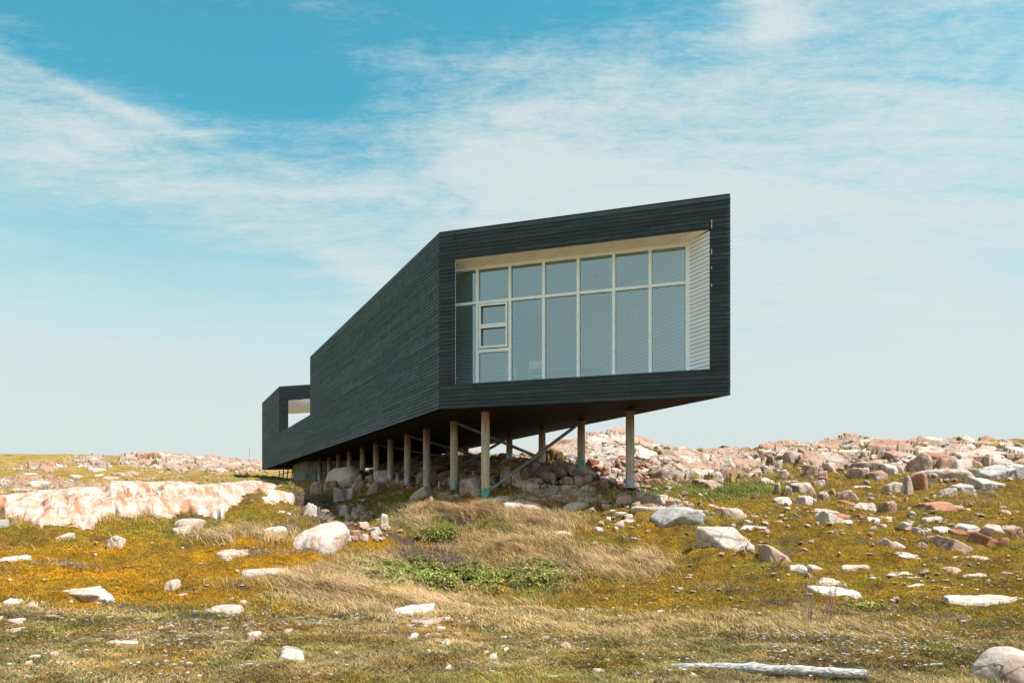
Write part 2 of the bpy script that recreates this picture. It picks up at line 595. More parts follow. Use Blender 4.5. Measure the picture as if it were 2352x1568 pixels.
def m_leaf(name, trans=0.15):
    m, t, b = new_mat(name)
    at = t.node('ShaderNodeAttribute')
    at.attribute_name = 'Col'
    geo = t.node('ShaderNodeNewGeometry')
    n = t.noise(geo.outputs['Position'], 40.0, 2, 0.5)
    c = t.mix(1.0, at.outputs['Color'], t.mix(n, (0.8, 0.8, 0.8), (1.2, 1.2, 1.2)), 'MULTIPLY')
    t.put(b.inputs['Base Color'], c)
    b.inputs['Roughness'].default_value = 0.7
    b.inputs['Specular IOR Level'].default_value = 0.2
    outn = [n for n in t.n if n.type == 'OUTPUT_MATERIAL'][0]
    tl = t.node('ShaderNodeBsdfTranslucent')
    t.put(tl.inputs[0], c)
    mx = t.node('ShaderNodeMixShader')
    mx.inputs[0].default_value = trans
    t.l.new(b.outputs[0], mx.inputs[1])
    t.l.new(tl.outputs[0], mx.inputs[2])
    t.l.new(mx.outputs[0], outn.inputs[0])
    return m


M['leaf'] = m_leaf('plant_leaf')

# ------------------------------------------------------------------ terrain
CP = []


def cp(px, py, Y):
    CP.append(((px - CX) / F * Y, Y, (HY - py) / F * Y))


for r in [
    # foreground
    (0, 1568, 6.3), (600, 1568, 6.5), (1176, 1568, 6.5), (1800, 1568, 6.5), (2352, 1568, 6.3),
    (0, 1450, 8.7), (600, 1450, 9), (1176, 1460, 9), (1800, 1450, 9.2), (2352, 1445, 9),
    (0, 1370, 10.5), (400, 1370, 11), (800, 1385, 11.5), (1176, 1385, 12), (1600, 1380, 11.5), (2000, 1370, 11.5), (2352, 1360, 11),
    (0, 1290, 13), (400, 1290, 13.5), (760, 1305, 14), (1000, 1335, 15), (1300, 1325, 15), (1600, 1310, 14), (2000, 1290, 14), (2352, 1290, 14),
    (0, 1220, 16), (300, 1225, 16.5), (600, 1235, 16.5), (760, 1240, 17), (900, 1272, 18.5), (1050, 1285, 18.5), (1200, 1250, 18), (1500, 1230, 17.5), (1800, 1220, 17), (2352, 1220, 17),
    (100, 1200, 18), (350, 1192, 18.5), (500, 1180, 19.5), (640, 1165, 21),
    # left crest
    (0, 1180, 22), (250, 1165, 24), (450, 1152, 26), (620, 1150, 26), (690, 1143, 25), (700, 1128, 24), (735, 1176, 20.3), (790, 1208, 19), (845, 1228, 18.3), (745, 1196, 22), (800, 1226, 20.6), (722, 1165, 24.5),
    # land behind the left crest
    (60, 1150, 29), (350, 1140, 30), (560, 1135, 31), (100, 1125, 37), (300, 1112, 37), (550, 1114, 36),
    (0, 1092, 55), (300, 1087, 60), (550, 1092, 55), (0, 1061, 120), (150, 1063, 120), (300, 1054, 110), (400, 1050, 105), (520, 1060, 110), (600, 1068, 130),
    # gully and under the studio
    (620, 1100, 52), (690, 1108, 45), (720, 1125, 36), (760, 1145, 28), (800, 1186, 23.5), (850, 1208, 21.2), (910, 1192, 20.5), (860, 1145, 26), (800, 1120, 31),
    (950, 1152, 23), (1000, 1158, 21), (1100, 1150, 20.9), (1200, 1150, 20.5), (1300, 1142, 21), (1447, 1129, 20.7), (1600, 1132, 22), (1800, 1132, 23), (2000, 1135, 24),
    (1043, 1125, 24), (980, 1120, 26), (936, 1105, 28.5), (890, 1100, 31), (1245, 1075, 25.5), (1335, 1088, 23.3), (1170, 1065, 28), (1120, 1100, 25),
    (1050, 1058, 33), (1150, 1055, 33), (1000, 1055, 39), (900, 1068, 45), (1220, 1052, 36),
    (1500, 1183, 18.5), (1800, 1178, 19), (2100, 1172, 20), (2352, 1165, 20),
    # hills on the right
    (1270, 1045, 38), (1330, 1024, 44), (1400, 1010, 46), (1480, 1034, 46), (1540, 1045, 50), (1400, 1064, 32), (1500, 1093, 27), (1550, 1112, 24), (1650, 1095, 28),
    (1700, 1048, 40), (1650, 1048, 50), (1800, 1032, 42), (1900, 1019, 43), (2050, 1022, 43), (2150, 1030, 45), (2300, 1014, 47), (2352, 1010, 48),
    (1750, 1090, 29), (1900, 1085, 30), (2100, 1082, 30), (2352, 1082, 28), (1900, 1115, 26), (2200, 1120, 25), (2600, 1080, 30), (2600, 1010, 50), (2700, 1180, 17), (-300, 1160, 24), (-300, 1220, 15),
]:
    cp(*r)
for r in [(-14, -12, -1.4), (14, -12, -1.6), (0, -12, -1.6), (0, 0, -1.6), (-7, 2, -1.5), (7, 2, -1.6), (0, 3.5, -1.6), (-30, 2, -0.9), (30, 2, -1.2),
          (-60, 30, 1.0), (60, 20, 0.8), (0, 75, 2.2), (25, 80, 3.0), (-20, 85, 3.0), (-140, 150, 6), (120, 150, 2.5), (0, 180, 1.5), (-40, 220, 6.0),
          (0, 500, -2), (-350, 500, 2), (350, 500, -2), (-250, -150, -2), (250, -150, -2), (0, -200, -2), (400, 100, 0), (-400, 100, 2)]:
    CP.append(r)
CP = np.array(CP)
SQ = 7.0


def sq(x, y):
    return np.arcsinh(x / SQ), np.arcsinh(y / SQ)


cu, cv_ = sq(CP[:, 0], CP[:, 1])


def tps_k(r2):
    return 0.5 * r2 * np.log(r2 + 1e-12)


K = tps_k((cu[:, None] - cu[None]) ** 2 + (cv_[:, None] - cv_[None]) ** 2) + np.eye(len(CP)) * 2e-4
Pm = np.stack([np.ones(len(CP)), cu, cv_], 1)
A = np.block([[K, Pm], [Pm.T, np.zeros((3, 3))]])
sol = np.linalg.solve(A, np.concatenate([CP[:, 2], np.zeros(3)]))


def smooth_h(x, y):
    sh = x.shape
    u, v = sq(x.ravel(), y.ravel())
    r = np.empty(len(u))
    for i in range(0, len(u), 40000):
        a, b_ = u[i:i + 40000], v[i:i + 40000]
        k = tps_k((a[:, None] - cu[None]) ** 2 + (b_[:, None] - cv_[None]) ** 2)
        r[i:i + 40000] = k @ sol[:-3] + sol[-3] + sol[-2] * a + sol[-1] * b_
    return r.reshape(sh)


def axis(lo, hi, c0, c1, step, grow):
    a = list(np.arange(c0, c1 + 1e-6, step))
    s = step
    while a[-1] < hi:
        s *= grow
        a.append(a[-1] + s)
    s = step
    while a[0] > lo:
        s *= grow
        a.insert(0, a[0] - s)
    return np.array(a)


GX = axis(-420, 420, -13, 13, 0.075, 1.02)
GY = axis(-220, 560, 5, 27, 0.06, 1.02)
XX, YY = np.meshgrid(GX, GY)
ZZ = smooth_h(XX, YY)
near = np.exp(-np.maximum(YY - 30, 0) / 25)
ZZ = ZZ + 0.05 * fbm(XX * 0.9, YY * 0.9, seed=3, oct=3) + 0.055 * fbm(XX * 2.6, YY * 2.6, seed=9, oct=3)
ZZ = ZZ + np.clip((YY - 22) / 20, 0, 1) * 0.22 * fbm(XX * 0.35, YY * 0.35, seed=5, oct=4)
hum = np.abs(fbm(XX * 3.5, YY * 3.5, seed=21, oct=2))
ZZ = ZZ + (0.12 * fbm(XX * 0.7, YY * 1.5, seed=92, oct=3) + 0.10 * (0.35 - hum) + 0.05 * fbm(XX * 6.5, YY * 6.5, seed=23, oct=2)) * np.clip((YY - 9) / 4, 0, 1)


def h(x, y):
    x = np.asarray(x, float)
    y = np.asarray(y, float)
    i = np.clip(np.searchsorted(GX, x) - 1, 0, len(GX) - 2)
    j = np.clip(np.searchsorted(GY, y) - 1, 0, len(GY) - 2)
    a = np.clip((x - GX[i]) / (GX[i + 1] - GX[i]), 0, 1)
    b_ = np.clip((y - GY[j]) / (GY[j + 1] - GY[j]), 0, 1)
    return (ZZ[j, i] * (1 - a) + ZZ[j, i + 1] * a) * (1 - b_) + (ZZ[j + 1, i] * (1 - a) + ZZ[j + 1, i + 1] * a) * b_


YS = np.exp(np.linspace(math.log(4.5), math.log(200), 1600))


def cast(px, py, y_from=4.5):
    """ground point seen along a direction"""
    ys = YS[YS >= y_from]
    x = (px - CX) / F * ys
    z = (HY - py) / F * ys
    hit = np.nonzero(z < h(x, ys))[0]
    if len(hit) == 0:
        g = (h(x, ys) - z)
        sel = ys > 15
        k = np.argmax(np.where(sel, h(x, ys) / ys, -9))
        return ys[k]
    return ys[hit[0]]


# ---- which plants grow where.  Classes: 0 orange heath, 1 olive heath, 2 tan grass, 3 green grass, 4 turf, 5 bare soil / litter, also painted shade in heath gaps, hollow and gully, 6 leafy plants
CLS = np.array([[0.46, 0.235, 0.012], [0.31, 0.19, 0.022], [0.38, 0.27, 0.12], [0.16, 0.165, 0.04], [0.34, 0.235, 0.10], [0.13, 0.088, 0.066], [0.06, 0.085, 0.02], [0.20, 0.12, 0.085]]) * 0.93
ZB = [  # class, centre and radii as seen from the path, strength
    (0, 120, 1300, 260, 55, 1.3), (0, 400, 1300, 300, 48, 1.3), (0, 620, 1262, 170, 40, 1.1), (0, 180, 1360, 220, 34, 1.0), (0, 450, 1370, 190, 22, .8),
    (0, 840, 1235, 45, 35, .9), (0, 1720, 1365, 190, 26, .5), (0, 2050, 1290, 420, 60, .45), (0, 1420, 1200, 120, 25, .4), (0, 260, 1500, 90, 14, .4),
    (0, 380, 1512, 160, 16, .7), (0, 650, 1550, 120, 14, .6), (0, 2150, 1195, 300, 25, .4),
    (1, 1700, 1300, 420, 70, .95), (1, 2150, 1260, 420, 110, 1.0), (1, 1500, 1375, 190, 26, 1.0), (1, 1420, 1215, 200, 40, .8), (1, 560, 1185, 110, 32, 1.0),
    (1, 300, 1228, 300, 22, 1.2), (1, 790, 1200, 60, 40, .8), (1, 2250, 1400, 200, 50, .8), (1, 1060, 1235, 70, 18, .6), (1, 650, 1410, 120, 14, .5), (1, 850, 1190, 60, 18, .8),
    (2, 790, 1345, 95, 42, 1.35), (2, 1160, 1262, 130, 34, 1.4), (2, 1040, 1172, 150, 14, 1.3), (2, 950, 1392, 90, 26, 1.1), (2, 1440, 1290, 95, 38, 1.1), (2, 880, 1300, 60, 28, .9),
    (2, 560, 1232, 110, 18, .9), (2, 1500, 1440, 330, 26, .95), (2, 1950, 1440, 250, 24, .7), (2, 1270, 1330, 70, 24, .7), (2, 1130, 1400, 160, 22, .8), (2, 950, 1200, 50, 14, .5), (3, 900, 1205, 60, 20, .6), (5, 850, 1215, 50, 18, .8), (2, 1250, 1200, 90, 22, .6),
    (3, 1020, 1205, 75, 22, 1.2), (3, 1640, 1128, 170, 12, 1.4), (3, 830, 1150, 170, 34, .6), (5, 800, 1160, 150, 36, .9), (1, 840, 1145, 150, 30, .7), (3, 1250, 1360, 140, 22, .35), (3, 1180, 1215, 90, 18, .6), (3, 620, 1105, 80, 12, 1.2), (3, 900, 1165, 100, 25, .6),  # soil class here also paints the studio's shade into the gully
    (3, 1330, 1480, 250, 40, .25), (3, 1230, 1180, 120, 14, .5),
    (4, 1176, 1500, 1500, 70, .85), (4, 200, 1440, 400, 40, .6),
    (5, 1030, 1262, 70, 9, 1.2), (5, 1190, 1292, 70, 8, 1.0), (5, 900, 1285, 40, 8, .8), (5, 740, 1180, 22, 22, 1.4), (5, 790, 1205, 26, 14, 1.2), (5, 2080, 1270, 50, 8, .9), (5, 1650, 1375, 60, 6, .8), (5, 2150, 1415, 90, 9, .8), (5, 1900, 1345, 50, 6, .8), (5, 420, 1345, 60, 6, 1.0), (5, 150, 1297, 75, 8, 1.5), (5, 590, 1268, 75, 9, 1.5), (5, 190, 1337, 60, 7, 1.2), (5, 640, 1215, 35, 10, 1.6), (5, 1430, 1110, 90, 12, 2.0), (5, 1110, 1090, 200, 30, .9), (5, 1240, 1090, 160, 30, 1.0),  # the first patches paint the darkness under the hollow's bank
    (5, 720, 1150, 28, 24, 1.2), (5, 1790, 1278, 30, 12, 1.2), (5, 1300, 1500, 180, 30, .55), (5, 560, 1335, 30, 8, 1.2), (5, 300, 1425, 260, 10, .7), (5, 1380, 1090, 90, 18, 1.3), (5, 1600, 1090, 90, 25, .8),
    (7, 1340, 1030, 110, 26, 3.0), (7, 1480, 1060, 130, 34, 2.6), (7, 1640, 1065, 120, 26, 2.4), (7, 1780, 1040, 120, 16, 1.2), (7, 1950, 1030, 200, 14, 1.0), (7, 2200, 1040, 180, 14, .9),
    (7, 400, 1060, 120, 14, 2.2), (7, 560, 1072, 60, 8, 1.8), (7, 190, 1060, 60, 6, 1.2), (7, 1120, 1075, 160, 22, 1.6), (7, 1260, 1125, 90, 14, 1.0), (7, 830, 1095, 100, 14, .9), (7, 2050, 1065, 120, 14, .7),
    (6, 1010, 1325, 150, 20, .9), (6, 1230, 1335, 60, 14, .5), (6, 1010, 1240, 45, 12, .6),
]


def zones(x, y, z):
    """weights of the seven classes at world points"""
    yy = np.maximum(y, 4.0)
    px = CX + F * x / yy + 60 * fbm(x * 0.9, y * 0.9, seed=31, oct=4)
    py = HY - F * z / yy + 22 * fbm(x * 0.9, y * 0.9, seed=41, oct=4)
    W = np.zeros((8,) + x.shape)
    W[1] += 0.34
    W[2] += 0.20
    W[4] += 0.12
    W[3] += 0.10
    far = np.clip((y - 26) / 10, 0, 1)
    left = (x < 0)
    W[1] += far * 0.25
    W[2] += far * np.where(left, .35, .1)
    for (k, a, b_, ra, rb, s) in ZB:
        W[k] += s * np.exp(-((px - a) / ra) ** 2 - ((py - b_) / rb) ** 2) * np.where(y > 60, 0.3, 1)
    for k in range(8):
        W[k] *= 1 + 0.55 * fbm(x * 1.3, y * 1.3, seed=50 + k, oct=4)
        W[k] += 0.22 * fbm(x * 0.5, y * 0.5, seed=70 + k, oct=3) * (k < 5)
    W[5] += 0.75 * np.clip(fbm(x * 0.75, y * 2.0, seed=90, oct=4) - 0.17, 0, 1) * 3.4  # dark bands painted for shadow gaps and dead stems between the mats
    return np.maximum(W, 1e-4)




def heath_tint(x, y, c, w):
    # patches of greener and of browner heath plants
    a = np.clip((fbm(x * .9 + 3, y * 1.5, seed=201, oct=4) - .04) * 5, 0, 1) * w
    b_ = np.clip((fbm(x * 1.1 - 8, y * 1.9, seed=205, oct=4) - .10) * 5, 0, 1) * w
    d_ = np.clip((fbm(x * 2.3 - 8, y * 3.6, seed=209, oct=3) - .16) * 5, 0, 1) * w
    c = c * (1 - .55 * a)[..., None] + np.array([.25, .215, .03]) * (.55 * a)[..., None]
    c = c * (1 - .60 * b_)[..., None] + np.array([.30, .16, .03]) * (.60 * b_)[..., None]
    c = c * (1 - .60 * d_)[..., None] + np.array([.16, .115, .05]) * (.60 * d_)[..., None]
    return c


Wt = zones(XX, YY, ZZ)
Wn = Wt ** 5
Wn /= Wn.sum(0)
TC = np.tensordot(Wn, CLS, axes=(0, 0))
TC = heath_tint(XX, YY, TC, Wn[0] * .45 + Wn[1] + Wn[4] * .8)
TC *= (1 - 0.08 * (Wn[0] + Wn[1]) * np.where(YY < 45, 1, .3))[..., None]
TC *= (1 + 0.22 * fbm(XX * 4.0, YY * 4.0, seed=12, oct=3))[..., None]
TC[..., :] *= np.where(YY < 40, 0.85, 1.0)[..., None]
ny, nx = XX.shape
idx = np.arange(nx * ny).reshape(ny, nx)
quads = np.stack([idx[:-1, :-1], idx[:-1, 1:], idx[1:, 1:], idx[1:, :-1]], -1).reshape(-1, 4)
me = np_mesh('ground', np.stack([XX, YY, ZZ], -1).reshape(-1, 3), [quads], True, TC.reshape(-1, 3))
tag(link('ground', me, M['ground']), kind='structure')
# the world beyond the terrain sheet
me = np_mesh('far_ground', np.array([(-3500, -3500, -6), (3500, -3500, -6), (3500, 3500, -6), (-3500, 3500, -6)]), [np.array([[0, 1, 2, 3]])], False, np.tile([0.16, 0.13, 0.05], (4, 1)))
tag(link('far_ground', me, M['ground']), kind='structure')

# ------------------------------------------------------------------ the studio
V3 = Vector
ZB0, ZT0 = 2.80, 7.80
FL, FR = V3((-2.06, 21.1, 0)), V3((5.45, 18.5, 0))
DF = (FR - FL).normalized()                       # along the front
NF = V3((DF.y, -DF.x, 0))                         # outward from the front
mL, cL, mR, cR = 0.4847, 8.17, 0.446, 13.70


def onL(Y, inset=0.0):
    return V3((cL - mL * Y, Y, 0)) + V3((1, mL, 0)).normalized() * inset


def onR(Y, inset=0.0):
    return V3((cR - mR * Y, Y, 0)) - V3((1, mR, 0)).normalized() * inset


DL = V3((-mL, 1, 0)).normalized()
DR = V3((-mR, 1, 0)).normalized()
NL = V3((-DL.y, DL.x, 0))
NR = V3((DR.y, -DR.x, 0))


def cross_line(P, side, inset=0.0):
    """where a line through P parallel to the front meets the left/right wall line"""
    m_, c_ = (mL, cL) if side == 'L' else (mR, cR)
    off = V3((1, m_, 0)).normalized() * (inset if side == 'L' else -inset)
    # point on line: X = c - m*(Y - off.y) + off.x
    t_ = (c_ - m_ * (P.y - off.y) + off.x - P.x) / (DF.x + m_ * DF.y)
    return P + DF * t_


BL = onL(55.5)
BR = cross_line(BL, 'R')
NA = onL(38.5)                       # left end of the main block
NB = onL(47.97)                      # left start of the rear block
NAr, NBr = cross_line(NA, 'R'), cross_line(NB, 'R')
ZP = 4.78                            # parapet of the open terrace
LF = (FR - FL).length
studio = empty('studio_building', (FL.x, FL.y, ZB0), 'long black timber studio raised on columns, with a big white framed window', 'building')
NROW = 47
DZ = (ZT0 - ZB0) / NROW
Z = V3((0, 0, 1))


def clad(mb, O, U, N, rows, proud=0.020, lean=0.006, lo=2.2, hi=5.4, var=0.16, gap=0.004):
    """lapped boards; rows: list of (z0, z1, [(u0,u1),...])"""
    for (z0, z1, spans) in rows:
        for (a, b_) in spans:
            u = a
            first = True
            while u < b_ - 1e-4:
                L_ = random.uniform(lo, hi) * (random.random() if first else 1)
                L_ = max(L_, 0.5)
                e = min(b_, u + L_)
                if b_ - e < 0.5:
                    e = b_
                first = False
                s = 1 + random.uniform(-var, var)
                cc = (s, s * random.uniform(0.97, 1.03), s * random.uniform(0.96, 1.05))
                pr = proud + random.uniform(-0.004, 0.004)
                P = O + U * (u + gap / 2)
                Q = O + U * (e - gap / 2)
                p0 = P + Z * (z0 + 0.006) + N * pr
                q0 = Q + Z * (z0 + 0.006) + N * pr
                p1 = P + Z * z1 + N * lean
                q1 = Q + Z * z1 + N * lean
                bp = P + Z * (z0 + 0.006) + N * 0.001
                bq = Q + Z * (z0 + 0.006) + N * 0.001
                mb.add([p0, q0, q1, p1, bp, bq], [(0, 1, 2, 3), (4, 5, 1, 0), (4, 0, 3), (5, 2, 1)], cc)
                u = e


def rows(z0, z1, spanf):
    r = []
    n0 = 0
    for i in range(NROW):
        a, b_ = ZB0 + i * DZ, ZB0 + (i + 1) * DZ
        sp = spanf(a, b_)
        if sp:
            r.append((a, b_, sp))
    return r


# front: opening
OU0, OU1, OZ0, OZ1 = 0.485, 7.454, 3.49, 7.00
fr_m = MB()


def split_rows(spanf_at, edges):
    """rows cut at the edges heights"""
    r = []
    for i in range(NROW):
        zs = [ZB0 + i * DZ, ZB0 + (i + 1) * DZ]
        for e in edges:
            if zs[0] + 0.01 < e < zs[-1] - 0.01:
                zs.insert(-1, e)
        zs.sort()
        for a, b_ in zip(zs[:-1], zs[1:]):
            sp = spanf_at((a + b_) / 2)
            if sp:
                r.append((a, b_, sp))
    return r


clad(fr_m, FL, DF, NF, split_rows(lambda z: [(0, LF)] if (z < OZ0 or z > OZ1) else [(0, OU0), (OU1, LF)], [OZ0, OZ1]), lo=1.6, hi=4.5, var=0.22, gap=0.007)
# solid wall behind the boards, 24 cm thick
TH = 0.24


def wall_ring(mb, O, U, N, L_, u0, u1, z0, z1, zb, zt, th):
    for (a, b_, c_, d_) in [(0.02, u0 - .14, zb + .02, zt - .02), (u1, L_ - .16, zb + .02, zt - .02), (u0, u1, zb + .02, z0), (u0, u1, z1, zt - .02)]:
        mb.box(O + U * a + Z * c_, U * (b_ - a), -N * th, Z * (d_ - c_), (0.6, 0.6, 0.6))


wall_ring(fr_m, FL, DF, NF, LF, OU0, OU1, OZ0, OZ1, ZB0, ZT0, 0.12)
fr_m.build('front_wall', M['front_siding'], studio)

# left long wall
LL = (BL - FL).length
uA, uB = (NA - FL).length, (NB - FL).length
lw = MB()


def left_spans(z):
    return [(0, LL)] if z < ZP else [(0, uA), (uB, LL)]


clad(lw, FL, DL, NL, split_rows(left_spans, [ZP]), lo=1.2, hi=4.5, var=0.28)
lw.box(FL + Z * ZB0, DL * LL, -NL * 0.12, Z * (ZP - ZB0), (0.5, 0.5, 0.5))
lw.box(FL + Z * ZP, DL * uA, -NL * 0.12, Z * (ZT0 - ZP), (0.5, 0.5, 0.5))
lw.box(NB + Z * ZP, DL * (LL - uB), -NL * 0.12, Z * (ZT0 - ZP), (0.5, 0.5, 0.5))
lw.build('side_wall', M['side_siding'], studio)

# right long wall
LR = (BR - FR).length
uAr, uBr = (NAr - FR).length, (NBr - FR).length
rw = MB()
clad(rw, FR, DR, NR, split_rows(lambda z: [(0, LR)] if z < ZP else [(0, uAr), (uBr, LR)], [ZP]), var=0.26)
rw.box(FR + DR * .17 + Z * (ZB0 + .02), DR * (LR - .17), -NR * 0.12, Z * (ZP - ZB0 - .02), (0.5, 0.5, 0.5))
rw.box(FR + DR * .17 + Z * ZP, DR * (uAr - .17), -NR * 0.12, Z * (ZT0 - ZP), (0.5, 0.5, 0.5))
rw.box(NBr + Z * ZP, DR * (LR - uBr), -NR * 0.12, Z * (ZT0 - ZP), (0.5, 0.5, 0.5))
rw.build('side_wall', M['side_siding'], studio)

# terrace end of the main block, rear block portals
tw = MB()
La = (NAr - NA).length
clad(tw, NA, DF, -NF, split_rows(lambda z: [(0.03, La - .03)] if z > 3.3 else [], [3.3]))
tw.box(NA + DF * .13 + Z * 3.3, DF * (La - .3), NF * 0.12, Z * (ZT0 - 3.3), (0.5, 0.5, 0.5))
tw.build('terrace_wall', M['side_siding'], studio)
pw = MB()
Lb = (NBr - NB).length
clad(pw, NB, DF, NF, split_rows(lambda z: [(0, Lb)] if z > 6.93 else ([(0, 0.6), (Lb - 0.6, Lb)] if z > 3.49 else []), [6.93]), var=0.14)
for (a, b_, c_, d_) in [(0.02, .6, 3.49, ZT0), (Lb - .6, Lb - .16, 3.49, ZT0), (.6, Lb - .6, 6.93, ZT0)]:
    pw.box(NB + DF * a + Z * c_, DF * (b_ - a), -NF * 0.12, Z * (d_ - c_), (0.6, 0.6, 0.6))
pw.build('portal_wall', M['front_siding'], studio)
ew = MB()
Le = (BR - BL).length
clad(ew, BL, DF, -NF, split_rows(lambda z: [(0, Le)] if (z > 6.93 or z < 3.49) else [(0, 0.3), (Le - 0.3, Le)], [3.49, 6.93]))
for (a, b_, c_, d_) in [(0.15, .3, ZB0, ZT0), (Le - .3, Le - .02, ZB0, ZT0), (.3, Le - .3, 6.93, ZT0), (.3, Le - .3, ZB0, 3.49)]:
    ew.box(BL + DF * a + Z * c_, DF * (b_ - a), NF * 0.12, Z * (d_ - c_), (0.6, 0.6, 0.6))
ew.build('end_wall', M['front_siding'], studio)


def strips(mb, A0, A1, B0, B1, n, gap, th, up, var=0.05):
    """n boards running from edge A to edge B, with thickness th toward -up"""
    for i in range(n):
        f0, f1 = i / n, (i + 1) / n
        a0, a1 = A0.lerp(A1, f0), A0.lerp(A1, f1)
        b0, b1 = B0.lerp(B1, f0), B0.lerp(B1, f1)
        ga = (a1 - a0).normalized() * gap / 2
        gb = (b1 - b0).normalized() * gap / 2
        a0, a1, b0, b1 = a0 + ga, a1 - ga, b0 + gb, b1 - gb
        s = 1 + random.uniform(-var, var)
        vs = [a0, a1, b1, b0] + [p + up * th for p in (a0, a1, b1, b0)]
        mb.add(vs, [(0, 1, 2, 3), (7, 6, 5, 4), (0, 4, 5, 1), (1, 5, 6, 2), (2, 6, 7, 3), (3, 7, 4, 0)], (s, s, s))


sf = MB()
strips(sf, FL + Z * ZB0, FR + Z * ZB0, BL + Z * ZB0, BR + Z * ZB0, 46, 0.014, 0.02, Z, 0.25)
sf.prism([FL + DL * .05, FR + DR * .05, BR, BL], ZB0 + 0.022, ZB0 + 0.3, (0.5, 0.5, 0.5))
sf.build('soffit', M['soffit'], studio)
rf = MB()
rf.prism([FL, FR, NAr, NA], ZT0 + 0.001, ZT0 + 0.045)
rf.prism([NB, NBr, BR, BL], ZT0 + 0.001, ZT0 + 0.045)
rf.prism([FL + V3((.15, .1, 0)), FR + V3((-.15, .15, 0)), NAr - DR * .14 - NR * .14, NA - DL * .14 - NL * .14], ZT0 - 0.25, ZT0 - 0.002)
rf.prism([NB + DL * .14 - NL * .14, NBr + DR * .14 - NR * .14, BR - NR * .14 - DR * .14, BL - NL * .14 - DL * .14], 6.98, ZT0 - 0.002)
rf.prism([onL(47.8, .001), NB, onL(38.6, .001)], ZP - 0.001, ZP + 0.0) if False else None
rf.build('roof', M['roof_felt'], studio)
# parapet cap of the terrace
pc = MB()
pc.box(NA + Z * (ZP + .001) + NL * 0.02, DL * (uB - uA), -NL * 0.18, Z * 0.03)
pc.box(NAr + Z * (ZP + .001) + NR * 0.02, DR * (uBr - uAr), -NR * 0.18, Z * 0.03)
pc.build('parapet_cap', M['front_siding'], studio)
# rear block: white ceiling and linings
rc = MB()
strips(rc, NB + DF * .6 + Z * 6.93, NBr - DF * .6 + Z * 6.93, BL + DF * .3 + Z * 6.93, BR - DF * .3 + Z * 6.93, 44, 0.008, 0.03, Z, 0.04)
rc.build('porch_ceiling', M['white_ceiling'], studio)
for s_, N_ in (('L', NL), ('R', NR)):
    rl = MB()
    a = (NB if s_ == 'L' else NBr) - N_ * 0.125
    e = (BL if s_ == 'L' else BR) - N_ * 0.125
    a, e = a + (e - a).normalized() * .13, e - (e - a).normalized() * .13
    rl.box(a + Z * 3.5, e - a, -N_ * 0.03, Z * 3.42)
    rl.build('porch_lining', M['white_board'], studio)
fl = MB()
fl.prism([FL + DL * .9 - NL * .13, FR + DR * .9 - NR * .13, BR - DR * .13 - NR * .13, BL - DL * .13 - NL * .13], 3.12, 3.40)
fl.build('floor_slab', M['floor_board'], studio)

# recess of the big window
RD = V3((-0.46, 1.0, 0))
DEP = 0.72
P00 = FL + DF * OU0
P10 = FL + DF * OU1
G0 = P00 + RD * DEP
G1 = P10 + RD * DEP
rec = MB()
strips(rec, P00 + Z * (OZ1 + .0) + RD * .002, P10 + Z * (OZ1 + .0) + RD * .002, G0 + Z * (OZ1 - .04), G1 + Z * (OZ1 - .04), 48, 0.014, 0.025, Z, 0.04)
rec.box(P00 + Z * (OZ1 + .026), DF * (OU1 - OU0), RD * DEP, Z * 0.05, (0.12, 0.1, 0.08))
rec.build('recess_ceiling', M['white_ceiling'], studio)
for (P, G, N_) in ((P10, G1, -DF), (P00, G0, DF)):
    jm = MB()
    n_ = 33
    hgt = OZ1 - 0.02 - OZ0
    for i in range(n_):
        a, b_ = OZ0 + hgt * i / n_, OZ0 + hgt * (i + 1) / n_ - 0.013
        s = 1 + random.uniform(-.03, .03)
        q0, q1 = P + RD * .003, G
        jm.add([q0 + Z * a + N_ * .014, q1 + Z * a + N_ * .014, q1 + Z * b_ + N_ * .006, q0 + Z * b_ + N_ * .006,
                q0 + Z * a - N_ * .01, q1 + Z * a - N_ * .01, q1 + Z * b_ - N_ * .01, q0 + Z * b_ - N_ * .01],
               [(0, 1, 2, 3), (7, 6, 5, 4), (0, 4, 5, 1), (2, 6, 7, 3), (0, 3, 7, 4), (1, 5, 6, 2)], (s, s, s))
    jm.box(P + RD * .003 - N_ * .012 + Z * OZ0, G - P - RD * .003, -N_ * .04, Z * hgt, (0.12, 0.13, 0.13))
    jm.build('recess_jamb', M['white_board'], studio)
sil = MB()
sil.box(P00 + Z * (OZ0 - .06) + RD * .004, DF * (OU1 - OU0), RD * DEP, Z * 0.058)
sil.build('window_sill', M['white_paint'], studio)
for (z0, z1) in ((7.02, 7.12), (7.135, 7.235), (6.36, 6.5), (6.0, 6.06), (5.55, 5.62)):
    bead = MB()
    bead.box(FL + DF * (OU1 + .045) + Z * z0 + NF * .012, DF * 0.012, NF * 0.012, Z * (z1 - z0))
    bead.build('corner_bead', M['white_paint'], studio)

# glazing: positions of the mullions from their direction
GD = (G1 - G0).normalized()
LG = (G1 - G0).length


def on_glaze(px):
    k = (px - CX) / F
    # G0 + GD*u : x = k*y
    return (k * G0.y - G0.x) / (GD.x - k * GD.y)


MUL = [on_glaze(p) for p in (1096, 1170.8, 1248.3, 1327.7, 1409.4, 1493.3)]
win = MB()
fw, fd = 0.085, 0.14
GN = V3((GD.y, -GD.x, 0))
gz0, gz1 = OZ0 - 0.02, OZ1 - 0.045
TR = 5.90


def bar_v(mb, u, z0, z1, w_, d_=fd, off=0.0):
    mb.box(G0 + GD * (u - w_ / 2) + Z * z0 + GN * (off), GD * w_, -GN * d_, Z * (z1 - z0))


